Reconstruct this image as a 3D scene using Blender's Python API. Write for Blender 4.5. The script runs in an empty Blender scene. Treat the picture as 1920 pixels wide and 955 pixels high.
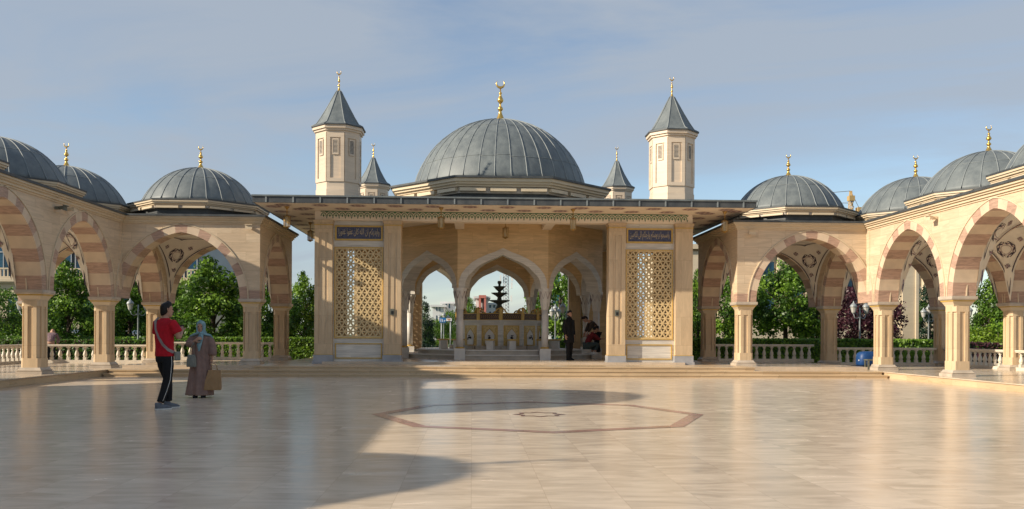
import bpy, bmesh, math, random
from mathutils import Vector, Matrix, noise as mnoise
from mathutils.bvhtree import BVHTree

PI = math.pi
rnd = random.Random(11)
sc = bpy.context.scene
COL = sc.collection

# ------------------------------------------------------------------ camera
FPX, XV, HOR, CAMH = 1640.0, 885.0, 627.0, 1.3      # focal length, vanishing point and horizon in photo pixels
TY = (960.0 - XV) / FPX

cam_d = bpy.data.cameras.new('camera')
cam = bpy.data.objects.new('camera', cam_d)
COL.objects.link(cam)
cam.location = (0, 0, CAMH)
cam_d.sensor_width = 36.0
cam_d.lens = FPX / 1920.0 * 36.0
cam_d.shift_y = (HOR - 477.5) / 1920.0
cam_d.clip_start = 0.1
cam_d.clip_end = 3000.0
cam.rotation_euler = (Matrix.Rotation(-math.atan(TY), 3, 'Z') @ Matrix.Rotation(PI / 2, 3, 'X')
                      @ Matrix.Rotation(0.0046, 3, 'Z')).to_euler()
sc.camera = cam


def wx(px, Y):
    """world X of a thing seen in photo column px, standing at distance Y"""
    u = (px - 960.0) / FPX
    return Y * (u + TY) / (1 - TY * u)


def wz(py, px, Y):
    u = (px - 960.0) / FPX
    h = HOR + 0.0046 * (px - 960.0)
    return CAMH + (h - py) * (Y / (1 - TY * u)) / FPX


# ------------------------------------------------------------------ light
SUN_EL, SUN_AZ = math.radians(26.3), math.radians(72.0)
d = Vector((math.sin(SUN_AZ) * math.cos(SUN_EL), math.cos(SUN_AZ) * math.cos(SUN_EL), -math.sin(SUN_EL)))
sun_d = bpy.data.lights.new('sun', 'SUN')
sun_d.energy = 4.4
sun_d.angle = math.radians(0.55)
sun_d.color = (1.0, 0.885, 0.72)
sun = bpy.data.objects.new('sun', sun_d)
COL.objects.link(sun)
sun.location = (-30, -20, 30)
sun.rotation_euler = d.to_track_quat('-Z', 'Y').to_euler()

w = bpy.data.worlds.new('World')
sc.world = w
w.use_nodes = True
nt = w.node_tree
nt.nodes.clear()
out = nt.nodes.new('ShaderNodeOutputWorld')
bg = nt.nodes.new('ShaderNodeBackground')
bg.inputs['Strength'].default_value = 0.098
sky = nt.nodes.new('ShaderNodeTexSky')
sky.sky_type = 'NISHITA'
sky.sun_disc = False
sky.sun_elevation = SUN_EL
sky.sun_rotation = math.atan2(-d.x, -d.y)
sky.air_density = 1.0
sky.dust_density = 0.15
sky.ozone_density = 1.6
tc = nt.nodes.new('ShaderNodeTexCoord')
mp = nt.nodes.new('ShaderNodeMapping')
mp.inputs['Rotation'].default_value = (0.0, 0.42, 0.0)
mp.inputs['Location'].default_value = (0.9, 0.3, 0.55)
mp.inputs['Scale'].default_value = (0.75, 1.0, 3.6)
nz = nt.nodes.new('ShaderNodeTexNoise')
nz.inputs['Scale'].default_value = 2.1
nz.inputs['Detail'].default_value = 7.0
nz.inputs['Roughness'].default_value = 0.58
nz.inputs['Distortion'].default_value = 0.7
rp = nt.nodes.new('ShaderNodeValToRGB')
rp.color_ramp.elements[0].position = 0.38
rp.color_ramp.elements[0].color = (0.16, 0.16, 0.16, 1)
rp.color_ramp.elements[1].position = 0.62
rp.color_ramp.elements[1].color = (0.88, 0.88, 0.88, 1)
mx = nt.nodes.new('ShaderNodeMix')
mx.data_type = 'RGBA'
mx.inputs[7].default_value = (2.85, 3.25, 3.8, 1)
nt.links.new(tc.outputs['Generated'], mp.inputs['Vector'])
nt.links.new(mp.outputs[0], nz.inputs['Vector'])
nt.links.new(nz.outputs['Fac'], rp.inputs[0])
nt.links.new(rp.outputs[0], mx.inputs[0])
nt.links.new(sky.outputs[0], mx.inputs[6])
nt.links.new(mx.outputs[2], bg.inputs['Color'])
nt.links.new(bg.outputs[0], out.inputs[0])

sc.view_settings.view_transform = 'Standard'
sc.view_settings.look = 'None'
sc.view_settings.exposure = 0.58
sc.view_settings.gamma = 1.0
sc.view_settings.use_curve_mapping = False
sc.render.engine = 'CYCLES'
sc.cycles.max_bounces = 6
sc.cycles.transparent_max_bounces = 4


# ------------------------------------------------------------------ materials
def new_mat(name):
    m = bpy.data.materials.new(name)
    m.use_nodes = True
    n = m.node_tree
    b = n.nodes['Principled BSDF']
    return m, n, b


def node(n, kind, **kw):
    x = n.nodes.new(kind)
    for k, v in kw.items():
        setattr(x, k, v)
    return x


def simple(name, col, rough=0.6, metal=0.0, var=0.12, scale=6.0, spec=0.5):
    """a paint or stuff of one colour, mottled by noise"""
    m, n, b = new_mat(name)
    b.inputs['Roughness'].default_value = rough
    b.inputs['Metallic'].default_value = metal
    b.inputs['Specular IOR Level'].default_value = spec
    g = node(n, 'ShaderNodeNewGeometry')
    t = node(n, 'ShaderNodeTexNoise')
    t.inputs['Scale'].default_value = scale
    t.inputs['Detail'].default_value = 4
    r = node(n, 'ShaderNodeValToRGB')
    r.color_ramp.elements[0].position = 0.3
    r.color_ramp.elements[1].position = 0.7
    r.color_ramp.elements[0].color = tuple(max(0, c * (1 - var)) for c in col) + (1,)
    r.color_ramp.elements[1].color = tuple(min(1, c * (1 + var)) for c in col) + (1,)
    n.links.new(g.outputs['Position'], t.inputs['Vector'])
    n.links.new(t.outputs['Fac'], r.inputs[0])
    n.links.new(r.outputs[0], b.inputs['Base Color'])
    return m


def stone(name, c1, c2, mortar, bw=0.9, rh=0.3, rough=0.45, vein=0.10, plan=False, vs=(0.5, 0.5, 4.0), mort=0.004,
          spec=0.4, bump=0.0, rvar=0.0, nscale=2.2):
    """dressed stone: coursed blocks, each of its own tone, with bedding streaks"""
    m, n, b = new_mat(name)
    b.inputs['Specular IOR Level'].default_value = spec
    g = node(n, 'ShaderNodeNewGeometry')
    s = node(n, 'ShaderNodeSeparateXYZ')
    c = node(n, 'ShaderNodeCombineXYZ')
    n.links.new(g.outputs['Position'], s.inputs[0])
    if plan:
        n.links.new(s.outputs[1], c.inputs[0])
        n.links.new(s.outputs[0], c.inputs[1])
    else:
        a = node(n, 'ShaderNodeMath', operation='ADD')
        n.links.new(s.outputs[0], a.inputs[0])
        n.links.new(s.outputs[1], a.inputs[1])
        n.links.new(a.outputs[0], c.inputs[0])
        n.links.new(s.outputs[2], c.inputs[1])
    br = node(n, 'ShaderNodeTexBrick')
    br.inputs['Scale'].default_value = 1.0
    br.inputs['Brick Width'].default_value = bw
    br.inputs['Row Height'].default_value = rh
    br.inputs['Mortar Size'].default_value = mort
    br.inputs['Mortar Smooth'].default_value = 0.3
    br.inputs['Bias'].default_value = 0.0
    br.inputs['Color1'].default_value = c1 + (1,)
    br.inputs['Color2'].default_value = c2 + (1,)
    br.inputs['Mortar'].default_value = mortar + (1,)
    n.links.new(c.outputs[0], br.inputs['Vector'])
    # every block is cut from another part of the bed: its streaks are shifted by a value of its own
    bk = node(n, 'ShaderNodeTexBrick')
    for k_, v_ in (('Scale', 1.0), ('Brick Width', bw), ('Row Height', rh), ('Mortar Size', 0.0), ('Bias', 0.0)):
        bk.inputs[k_].default_value = v_
    bk.inputs['Color1'].default_value = (0, 0, 0, 1)
    bk.inputs['Color2'].default_value = (9, 5, 7, 1)
    n.links.new(c.outputs[0], bk.inputs['Vector'])
    mpn = node(n, 'ShaderNodeMapping')
    mpn.inputs['Scale'].default_value = vs
    n.links.new(g.outputs['Position'], mpn.inputs['Vector'])
    ad = node(n, 'ShaderNodeVectorMath', operation='ADD')
    n.links.new(mpn.outputs[0], ad.inputs[0])
    n.links.new(bk.outputs['Color'], ad.inputs[1])
    mpn = ad
    t = node(n, 'ShaderNodeTexNoise')
    t.inputs['Scale'].default_value = nscale
    t.inputs['Detail'].default_value = 8
    t.inputs['Roughness'].default_value = 0.62
    t.inputs['Distortion'].default_value = 1.2
    n.links.new(mpn.outputs[0], t.inputs['Vector'])
    mr = node(n, 'ShaderNodeMapRange')
    mr.inputs['From Min'].default_value = 0.3
    mr.inputs['From Max'].default_value = 0.7
    mr.inputs['To Min'].default_value = 1 - vein * 1.6
    mr.inputs['To Max'].default_value = 1 + vein
    n.links.new(t.outputs['Fac'], mr.inputs[0])
    t2 = node(n, 'ShaderNodeTexNoise')
    t2.inputs['Scale'].default_value = 0.35
    t2.inputs['Detail'].default_value = 3
    n.links.new(g.outputs['Position'], t2.inputs['Vector'])
    mr2 = node(n, 'ShaderNodeMapRange')
    mr2.inputs['From Min'].default_value = 0.3
    mr2.inputs['From Max'].default_value = 0.7
    mr2.inputs['To Min'].default_value = 0.88
    mr2.inputs['To Max'].default_value = 1.07
    n.links.new(t2.outputs['Fac'], mr2.inputs[0])
    mu = node(n, 'ShaderNodeMath', operation='MULTIPLY')
    n.links.new(mr.outputs[0], mu.inputs[0])
    n.links.new(mr2.outputs[0], mu.inputs[1])
    vm = node(n, 'ShaderNodeVectorMath', operation='SCALE')
    n.links.new(br.outputs['Color'], vm.inputs[0])
    n.links.new(mu.outputs[0], vm.inputs['Scale'])
    n.links.new(vm.outputs[0], b.inputs['Base Color'])
    b.inputs['Roughness'].default_value = rough
    if rvar:
        m3 = node(n, 'ShaderNodeMapRange')
        m3.inputs['From Min'].default_value = 0.3
        m3.inputs['From Max'].default_value = 0.7
        m3.inputs['To Min'].default_value = rough - rvar
        m3.inputs['To Max'].default_value = rough + rvar
        n.links.new(t.outputs['Fac'], m3.inputs[0])
        n.links.new(m3.outputs[0], b.inputs['Roughness'])
    if bump:
        bp = node(n, 'ShaderNodeBump')
        bp.inputs['Strength'].default_value = bump
        bp.inputs['Distance'].default_value = 0.02
        n.links.new(t.outputs['Fac'], bp.inputs['Height'])
        n.links.new(bp.outputs[0], b.inputs['Normal'])
    return m


def lead(name, c1, c2):
    m, n, b = new_mat(name)
    b.inputs['Metallic'].default_value = 0.06
    g = node(n, 'ShaderNodeNewGeometry')
    mpn = node(n, 'ShaderNodeMapping')
    mpn.inputs['Scale'].default_value = (1.0, 1.0, 0.55)
    n.links.new(g.outputs['Position'], mpn.inputs['Vector'])
    t = node(n, 'ShaderNodeTexNoise')
    t.inputs['Scale'].default_value = 3.2
    t.inputs['Detail'].default_value = 9
    t.inputs['Roughness'].default_value = 0.66
    n.links.new(mpn.outputs[0], t.inputs['Vector'])
    r = node(n, 'ShaderNodeValToRGB')
    r.color_ramp.elements[0].position = 0.32
    r.color_ramp.elements[1].position = 0.68
    r.color_ramp.elements[0].color = c1 + (1,)
    r.color_ramp.elements[1].color = c2 + (1,)
    n.links.new(t.outputs['Fac'], r.inputs[0])
    n.links.new(r.outputs[0], b.inputs['Base Color'])
    mr = node(n, 'ShaderNodeMapRange')
    mr.inputs['To Min'].default_value = 0.42
    mr.inputs['To Max'].default_value = 0.68
    n.links.new(t.outputs['Fac'], mr.inputs[0])
    n.links.new(mr.outputs[0], b.inputs['Roughness'])
    bp = node(n, 'ShaderNodeBump')
    bp.inputs['Strength'].default_value = 0.25
    bp.inputs['Distance'].default_value = 0.03
    n.links.new(t.outputs['Fac'], bp.inputs['Height'])
    n.links.new(bp.outputs[0], b.inputs['Normal'])
    return m


def leaf(name, c, trans=0.35):
    m, n, b = new_mat(name)
    n.nodes.remove(b)
    o = n.nodes['Material Output']
    g = node(n, 'ShaderNodeNewGeometry')
    t = node(n, 'ShaderNodeTexNoise')
    t.inputs['Scale'].default_value = 5.0
    r = node(n, 'ShaderNodeValToRGB')
    r.color_ramp.elements[0].position = 0.3
    r.color_ramp.elements[1].position = 0.7
    r.color_ramp.elements[0].color = tuple(x * 0.7 for x in c) + (1,)
    r.color_ramp.elements[1].color = tuple(min(1, x * 1.3) for x in c) + (1,)
    n.links.new(g.outputs['Position'], t.inputs['Vector'])
    n.links.new(t.outputs['Fac'], r.inputs[0])
    df = node(n, 'ShaderNodeBsdfDiffuse')
    tr = node(n, 'ShaderNodeBsdfTranslucent')
    gl = node(n, 'ShaderNodeBsdfGlossy')
    gl.inputs['Roughness'].default_value = 0.45
    gl.inputs['Color'].default_value = (0.5, 0.5, 0.5, 1)
    m1 = node(n, 'ShaderNodeMixShader')
    m1.inputs[0].default_value = trans
    m2 = node(n, 'ShaderNodeMixShader')
    m2.inputs[0].default_value = 0.05
    n.links.new(r.outputs[0], df.inputs['Color'])
    n.links.new(r.outputs[0], tr.inputs['Color'])
    n.links.new(df.outputs[0], m1.inputs[1])
    n.links.new(tr.outputs[0], m1.inputs[2])
    n.links.new(m1.outputs[0], m2.inputs[1])
    n.links.new(gl.outputs[0], m2.inputs[2])
    n.links.new(m2.outputs[0], o.inputs['Surface'])
    return m


M = {}
M['sand'] = stone('sandstone', (0.68, 0.53, 0.365), (0.60, 0.455, 0.305), (0.46, 0.335, 0.21), vein=0.11)
M['cream'] = simple('cream_voussoir', (0.64, 0.50, 0.355), 0.5, var=0.10, scale=3)
M['pink'] = stone('pink_stone', (0.49, 0.325, 0.24), (0.45, 0.29, 0.21), (0.42, 0.27, 0.19), bw=5, rh=5, vein=0.22, nscale=5)
M['ochre'] = stone('ochre_stone', (0.70, 0.50, 0.27), (0.64, 0.45, 0.24), (0.52, 0.36, 0.19), bw=1.1, rh=0.38, vein=0.14)
M['column'] = stone('column_stone', (0.63, 0.475, 0.30), (0.57, 0.42, 0.26), (0.45, 0.32, 0.19), bw=3.0, rh=0.95, vein=0.10,
                    vs=(3.0, 3.0, 0.5))
M['trim'] = stone('moulding_stone', (0.68, 0.555, 0.385), (0.63, 0.505, 0.345), (0.5, 0.38, 0.25), bw=1.6, rh=4, vein=0.06)
M['turret'] = stone('turret_stone', (0.68, 0.55, 0.41), (0.63, 0.50, 0.37), (0.46, 0.35, 0.25), bw=3, rh=1.9, vein=0.07)
M['plinth'] = simple('grey_plinth_marble', (0.47, 0.40, 0.32), 0.4, var=0.15, scale=4)
M['marble'] = stone('grey_white_marble', (0.68, 0.635, 0.56), (0.63, 0.585, 0.515), (0.45, 0.41, 0.36), bw=2.4, rh=0.6, vein=0.16,
                    rough=0.3, vs=(0.4, 0.4, 5.0))
M['bluemarble'] = simple('blue_grey_marble', (0.33, 0.33, 0.34), 0.35, var=0.2, scale=3)
M['lead'] = lead('lead_sheet', (0.10, 0.116, 0.122), (0.178, 0.198, 0.195))
M['leadrib'] = lead('lead_rib', (0.16, 0.18, 0.185), (0.26, 0.28, 0.275))
M['leaddark'] = lead('dark_lead_and_shade', (0.035, 0.04, 0.045), (0.085, 0.09, 0.09))
M['gold'] = simple('gilding', (0.80, 0.50, 0.13), 0.27, 0.9, var=0.1, scale=9)
M['goldpaint'] = simple('gold_paint', (0.56, 0.36, 0.09), 0.42, 0.15, var=0.12, scale=9)
M['lattice'] = simple('lattice_gold_stone', (0.63, 0.47, 0.24), 0.42, 0.0, var=0.12, scale=6)
M['plaster'] = simple('soffit_plaster', (0.80, 0.69, 0.56), 0.7, var=0.04, scale=1.5)
M['white'] = simple('pendentive_plaster', (0.76, 0.70, 0.60), 0.7, var=0.05, scale=2)
M['navy'] = simple('navy_line', (0.05, 0.035, 0.055), 0.6)
M['purple'] = simple('purple_ornament', (0.24, 0.145, 0.16), 0.6, var=0.3, scale=14)
M['mauve'] = simple('mauve_ornament', (0.54, 0.42, 0.36), 0.6, var=0.2, scale=14)
M['green'] = simple('green_ornament', (0.085, 0.175, 0.095), 0.6, var=0.2)
M['palegreen'] = simple('pale_green_ornament', (0.52, 0.58, 0.40), 0.6)
M['bluepanel'] = simple('blue_tile', (0.05, 0.052, 0.105), 0.35, var=0.5, scale=20)
M['letter'] = simple('gilt_lettering', (0.50, 0.37, 0.20), 0.35, 0.2, var=0.25, scale=16)
M['floor'] = stone('plaza_marble', (0.705, 0.57, 0.42), (0.675, 0.54, 0.395), (0.58, 0.455, 0.33), bw=1.2, rh=0.6, rough=0.225, plan=True,
                   vein=0.135, vs=(0.6, 2.0, 1.0), mort=0.0035, spec=0.42, rvar=0.05, nscale=1.9)
M['step'] = stone('step_stone', (0.60, 0.45, 0.28), (0.55, 0.40, 0.24), (0.38, 0.27, 0.16), bw=1.2, rh=6.0, rough=0.3, vein=0.09,
                  rvar=0.05)
M['terrace'] = stone('terrace_marble', (0.60, 0.49, 0.37), (0.56, 0.45, 0.33), (0.46, 0.36, 0.26), bw=0.8, rh=0.4, rough=0.2, plan=True,
                     vein=0.1, rvar=0.05)
M['redmarble'] = stone('red_marble', (0.47, 0.30, 0.235), (0.40, 0.235, 0.185), (0.36, 0.2, 0.16), bw=0.7, rh=0.7, rough=0.22, plan=True,
                       vein=0.2, rvar=0.05)
M['darkmarble'] = simple('dark_red_marble', (0.20, 0.10, 0.08), 0.22, var=0.2)
M['baluster'] = simple('balustrade_stone', (0.66, 0.59, 0.48), 0.55, var=0.08, scale=5)
M['bronze'] = simple('dark_bronze', (0.115, 0.12, 0.095), 0.6, 0.15, var=0.35)
M['black'] = simple('black_metal', (0.015, 0.015, 0.016), 0.45, 0.3)
M['white_m'] = simple('white_stone', (0.66, 0.62, 0.56), 0.4, var=0.08)
M['brownpanel'] = simple('carved_brown_panel', (0.10, 0.06, 0.045), 0.5, var=0.5, scale=30)
M['asphalt'] = simple('asphalt', (0.055, 0.055, 0.055), 0.85, var=0.2, scale=2)
M['grass'] = simple('lawn_grass', (0.05, 0.085, 0.022), 0.9, var=0.4, scale=3)
M['paving'] = stone('garden_paving', (0.50, 0.45, 0.38), (0.45, 0.40, 0.33), (0.3, 0.27, 0.22), bw=0.6, rh=0.6, plan=True, rough=0.6)
M['bark'] = simple('bark', (0.075, 0.052, 0.035), 0.9, var=0.35, scale=9)
M['leaf1'] = leaf('leaf_mid_green', (0.105, 0.205, 0.022))
M['leaf2'] = leaf('leaf_light_green', (0.19, 0.325, 0.03))
M['leaf3'] = leaf('leaf_dark_green', (0.052, 0.112, 0.016))
M['leafp1'] = leaf('leaf_purple', (0.085, 0.026, 0.038))
M['leafp2'] = leaf('leaf_dark_purple', (0.040, 0.014, 0.021))
M['leafb'] = leaf('leaf_hedge_brown', (0.075, 0.045, 0.028))
M['leafl'] = leaf('leaf_lime', (0.17, 0.26, 0.02))
M['leafc'] = leaf('leaf_conifer', (0.018, 0.045, 0.024), 0.15)


# ------------------------------------------------------------------ mesh builder
class MB:
    def __init__(self):
        self.v, self.f, self.m, self.s = [], [], [], []

    def add(self, vs, fs, m=0, smooth=False):
        o = len(self.v)
        self.v.extend(tuple(p) for p in vs)
        for f in fs:
            self.f.append(tuple(o + i for i in f))
            self.m.append(m)
            self.s.append(smooth)

    def box(self, x0, x1, y0, y1, z0, z1, m=0):
        x0, x1 = min(x0, x1), max(x0, x1)
        y0, y1 = min(y0, y1), max(y0, y1)
        self.add([(x0, y0, z0), (x1, y0, z0), (x1, y1, z0), (x0, y1, z0), (x0, y0, z1), (x1, y0, z1), (x1, y1, z1), (x0, y1, z1)],
                 [(0, 3, 2, 1), (4, 5, 6, 7), (0, 1, 5, 4), (1, 2, 6, 5), (2, 3, 7, 6), (3, 0, 4, 7)], m)

    def loft(self, rings, m=0, smooth=False, cap=True, closed=True):
        n = len(rings[0])
        vs = [p for r in rings for p in r]
        fs = []
        for i in range(len(rings) - 1):
            for j in range(n if closed else n - 1):
                k = (j + 1) % n
                fs.append((i * n + j, i * n + k, (i + 1) * n + k, (i + 1) * n + j))
        self.add(vs, fs, m, smooth)
        if cap:
            self.add(rings[0], [tuple(range(n - 1, -1, -1))], m)
            self.add(rings[-1], [tuple(range(n))], m)

    def prism(self, poly, z0, z1, m=0):
        self.loft([[(x, y, z0) for x, y in poly], [(x, y, z1) for x, y in poly]], m)

    def lathe(self, prof, n=24, c=(0, 0, 0), m=0, smooth=True, a0=0.0, cap=True):
        rings = []
        for r, z in prof:
            rings.append([(c[0] + r * math.cos(a0 + 2 * PI * j / n), c[1] + r * math.sin(a0 + 2 * PI * j / n), c[2] + z) for j in range(n)])
        self.loft(rings, m, smooth, cap)

    def tube(self, pts, r, n=8, m=0, smooth=True, cap=True, flat=None):
        pts = [Vector(p) for p in pts]
        rs = r if isinstance(r, (list, tuple)) else [r] * len(pts)
        rings = []
        up = Vector((0, 0, 1))
        prev = None
        for i, p in enumerate(pts):
            t = (pts[min(i + 1, len(pts) - 1)] - pts[max(i - 1, 0)])
            t.normalize()
            if prev is None:
                a = t.cross(up)
                if a.length < 1e-4:
                    a = t.cross(Vector((1, 0, 0)))
            else:
                a = prev - t * prev.dot(t)
            a.normalize()
            prev = a
            b = t.cross(a)
            fl = 1.0 if flat is None else flat
            rings.append([tuple(p + (a * math.cos(2 * PI * j / n) + b * fl * math.sin(2 * PI * j / n)) * rs[i]) for j in range(n)])
        self.loft(rings, m, smooth, cap)

    def ball(self, c, r, n=12, m=0, squash=(1, 1, 1)):
        prof = [(max(1e-4, math.sin(PI * i / (n // 2))), -math.cos(PI * i / (n // 2))) for i in range(n // 2 + 1)]
        rings = []
        for pr, pz in prof:
            rings.append([(c[0] + r * squash[0] * pr * math.cos(2 * PI * j / n), c[1] + r * squash[1] * pr * math.sin(2 * PI * j / n),
                           c[2] + r * squash[2] * pz) for j in range(n)])
        self.loft(rings, m, True, True)

    def xform(self, mat):
        self.v = [tuple(mat @ Vector(p)) for p in self.v]
        return self

    def build(self, name, mats, parent=None, recalc=True):
        me = bpy.data.meshes.new(name)
        off = ORG.get(root_of(parent).name, Vector((0, 0, 0))) if parent is not None else Vector((0, 0, 0))
        me.from_pydata([(p[0] - off.x, p[1] - off.y, p[2] - off.z) for p in self.v], [], self.f)
        for mt in (mats if isinstance(mats, (list, tuple)) else [mats]):
            me.materials.append(M[mt] if isinstance(mt, str) else mt)
        me.polygons.foreach_set('material_index', self.m)
        me.polygons.foreach_set('use_smooth', self.s)
        if recalc:
            bm = bmesh.new()
            bm.from_mesh(me)
            bmesh.ops.remove_doubles(bm, verts=bm.verts, dist=1e-5)
            bmesh.ops.recalc_face_normals(bm, faces=bm.faces)
            bm.to_mesh(me)
            bm.free()
        me.update()
        o = bpy.data.objects.new(name, me)
        COL.objects.link(o)
        if parent is not None:
            o.parent = parent
        return o


ORG = {}


def root_of(o):
    while o.parent is not None:
        o = o.parent
    return o


def thing(name, label, cat, loc=(0, 0, 0), group=None):
    o = bpy.data.objects.new(name, None)
    COL.objects.link(o)
    o.location = loc
    o.empty_display_size = 0.2
    ORG[o.name] = Vector(loc)
    tag(o, label, cat, group)
    return o


def tag(o, label, cat, group=None, kind=None):
    o['label'] = label
    o['category'] = cat
    if group:
        o['group'] = group
    if kind:
        o['kind'] = kind
    return o


def struct(name, mb, mats):
    o = mb.build(name, mats)
    o['kind'] = 'structure'
    return o


def dup(root, loc, rz=None, label=None, scale=None):
    """a copy of a thing with copies of its parts and sub-parts"""
    r = root.copy()
    COL.objects.link(r)
    r.location = loc
    if rz is not None:
        r.rotation_euler = (0, 0, rz)
    if scale is not None:
        r.scale = scale
    if label:
        r['label'] = label
    for ch in list(root.children):
        c = ch.copy()
        COL.objects.link(c)
        c.parent = r
        for g in list(ch.children):
            q = g.copy()
            COL.objects.link(q)
            q.parent = c
    return r


def ngon(cx, cy, a, n=8):
    """regular polygon of apothem a with a flat side towards the viewer"""
    R = a / math.cos(PI / n)
    return [(cx + R * math.cos(PI / n + 2 * PI * j / n), cy + R * math.sin(PI / n + 2 * PI * j / n)) for j in range(n)]

# ------------------------------------------------------------------ plan of the place
XC = 1.10                    # axis of symmetry
XS = {-1: XC, 1: XC - 0.30}   # the right gallery stands a little nearer the axis
PF = 12.25                   # wing faces stand this far from the axis
YF = 27.55                   # front face of the galleries beside the pavilion
TH = 0.63                    # thickness of walls and piers
BAY = 4.35
ZC, ZT = 2.40, 4.78          # top of the capitals, foot of the cornice
P0 = PF + TH / 2             # inner row of columns
P1 = P0 + BAY                # outer row
P2 = 8.22                    # column beside the pavilion
DF = 0.85                    # the bay beside the pavilion is set back by this much
Y0 = YF + TH / 2
YB = Y0 + BAY
ZA, ZP, ZH = 0.2, 0.3, 0.38  # floors: galleries, pavilion steps, pavilion


def two_centre(hs, rise, n=14, grow=0.0):
    """half of a pointed arch, from its foot to its crown"""
    R = (rise * rise + hs * hs) / (2 * hs)
    c = hs - R
    Ro = R + grow
    top = math.acos(max(-1, min(1, -c / Ro)))
    return [(c + Ro * math.cos(top * i / n), Ro * math.sin(top * i / n)) for i in range(n + 1)]


class Wall:
    """a wall from A to B in plan with its thickness to both sides; maps (along, across, z) to the world"""

    def __init__(self, A, B, taper=None):
        self.A, self.B = Vector((A[0], A[1], 0)), Vector((B[0], B[1], 0))
        self.L = (self.B - self.A).length
        self.d = (self.B - self.A).normalized()
        self.n = Vector((-self.d.y, self.d.x, 0))
        self.taper = taper

    def p(self, s, t, z):
        if self.taper:
            s = self.L / 2 + (s - self.L / 2) * (self.taper + t) / self.taper
        q = self.A + self.d * s + self.n * t
        return (q.x, q.y, z)


def arch_profile_mesh(W, half, z0, ztop, t0, t1, mb, m=0):
    """wall with one opening whose half outline is [(x, z)...] from the foot to the crown, z above z0"""
    c = W.L / 2
    left = [(c - x, z0 + z) for x, z in half]
    right = [(c + x, z0 + z) for x, z in reversed(half)]
    pts = left + right[1:]
    for t in (t0, t1):
        for (sa, za), (sb, zb) in zip(pts[:-1], pts[1:]):
            mb.add([W.p(sa, t, za), W.p(sb, t, zb), W.p(sb, t, ztop), W.p(sa, t, ztop)], [(0, 1, 2, 3)], m)
        for a, b in ((0, pts[0][0]), (pts[-1][0], W.L)):
            if b - a > 1e-3:
                mb.add([W.p(a, t, z0), W.p(b, t, z0), W.p(b, t, ztop), W.p(a, t, ztop)], [(0, 1, 2, 3)], m)
    for (sa, za), (sb, zb) in zip(pts[:-1], pts[1:]):
        mb.add([W.p(sa, t0, za), W.p(sb, t0, zb), W.p(sb, t1, zb), W.p(sa, t1, za)], [(0, 1, 2, 3)], m)
    for a, b in ((0, pts[0][0]), (pts[-1][0], W.L)):
        if b - a > 1e-3:
            mb.add([W.p(a, t0, z0), W.p(b, t0, z0), W.p(b, t1, z0), W.p(a, t1, z0)], [(0, 1, 2, 3)], m)
    mb.add([W.p(0, t0, ztop), W.p(W.L, t0, ztop), W.p(W.L, t1, ztop), W.p(0, t1, ztop)], [(0, 1, 2, 3)], m)
    for s in (0, W.L):
        mb.add([W.p(s, t0, z0), W.p(s, t1, z0), W.p(s, t1, ztop), W.p(s, t0, ztop)], [(0, 1, 2, 3)], m)


def arch_wall(A, B, root, hs=1.86, rise=2.12):
    W = Wall(A, B)
    mb = MB()
    half = two_centre(hs, rise)
    arch_profile_mesh(W, half, ZC, ZT, -TH / 2, TH / 2, mb)
    o = mb.build('arch_wall', 'sand', root)
    # voussoirs: 17 blocks, cream and pink in turn, through the whole thickness, 12 mm proud of both faces
    mb = MB()
    N, SUB = 17, 3
    inner = two_centre(hs - 0.008, rise - 0.008, 60)
    outer = two_centre(hs - 0.008, rise - 0.008, 60, 0.245)
    c = W.L / 2

    def at(prof, u):                                    # u 0..2 : left foot to right foot
        k = u if u <= 1 else 2 - u
        f = k * 60
        i = min(59, int(f))
        a = f - i
        x = prof[i][0] * (1 - a) + prof[i + 1][0] * a
        z = prof[i][1] * (1 - a) + prof[i + 1][1] * a
        return (c - x if u <= 1 else c + x, ZC + z)

    T = TH / 2 + 0.012
    for b in range(N):
        m = 1 if b % 2 == 0 else 0
        us = [2 * (b + k / SUB) / N for k in range(SUB + 1)]
        if b == N // 2:
            us = [us[0], us[1], 1.0, us[2], us[3]]
        rings = []
        for u in us:
            (xi, zi), (xo, zo) = at(inner, u), at(outer, u)
            rings.append([W.p(xi, -T, zi), W.p(xi, T, zi), W.p(xo, T, zo), W.p(xo, -T, zo)])
        mb.loft(rings, m)
    mb.build('arch_ring', ['cream', 'pink'], o)
    # thin moulding round the arch on both faces
    mb = MB()
    a = two_centre(hs, rise, 24, 0.245)
    b = two_centre(hs, rise, 24, 0.275)
    for sgn in (-1, 1):
        t0, t1 = sgn * TH / 2, sgn * (TH / 2 + 0.03)
        for side in (-1, 1):
            rings = []
            for (xi, zi), (xo, zo) in zip(a, b):
                rings.append([W.p(c + side * xi, t0, ZC + zi), W.p(c + side * xi, t1, ZC + zi), W.p(c + side * xo, t1, ZC + zo),
                              W.p(c + side * xo, t0, ZC + zo)])
            mb.loft(rings, 0)
    mb.build('arch_moulding', 'trim', o)
    return o


def chamfered(cx, cy, w, ch):
    h = w / 2
    return [(cx - h + ch, cy - h), (cx + h - ch, cy - h), (cx + h, cy - h + ch), (cx + h, cy + h - ch), (cx + h - ch, cy + h),
            (cx - h + ch, cy + h), (cx - h, cy + h - ch), (cx - h, cy - h + ch)]


def square(cx, cy, w):
    h = w / 2
    return [(cx - h, cy - h), (cx + h, cy - h), (cx + h, cy + h), (cx - h, cy + h)]


def ring3(poly, z):
    return [(x, y, z) for x, y in poly]


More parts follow.
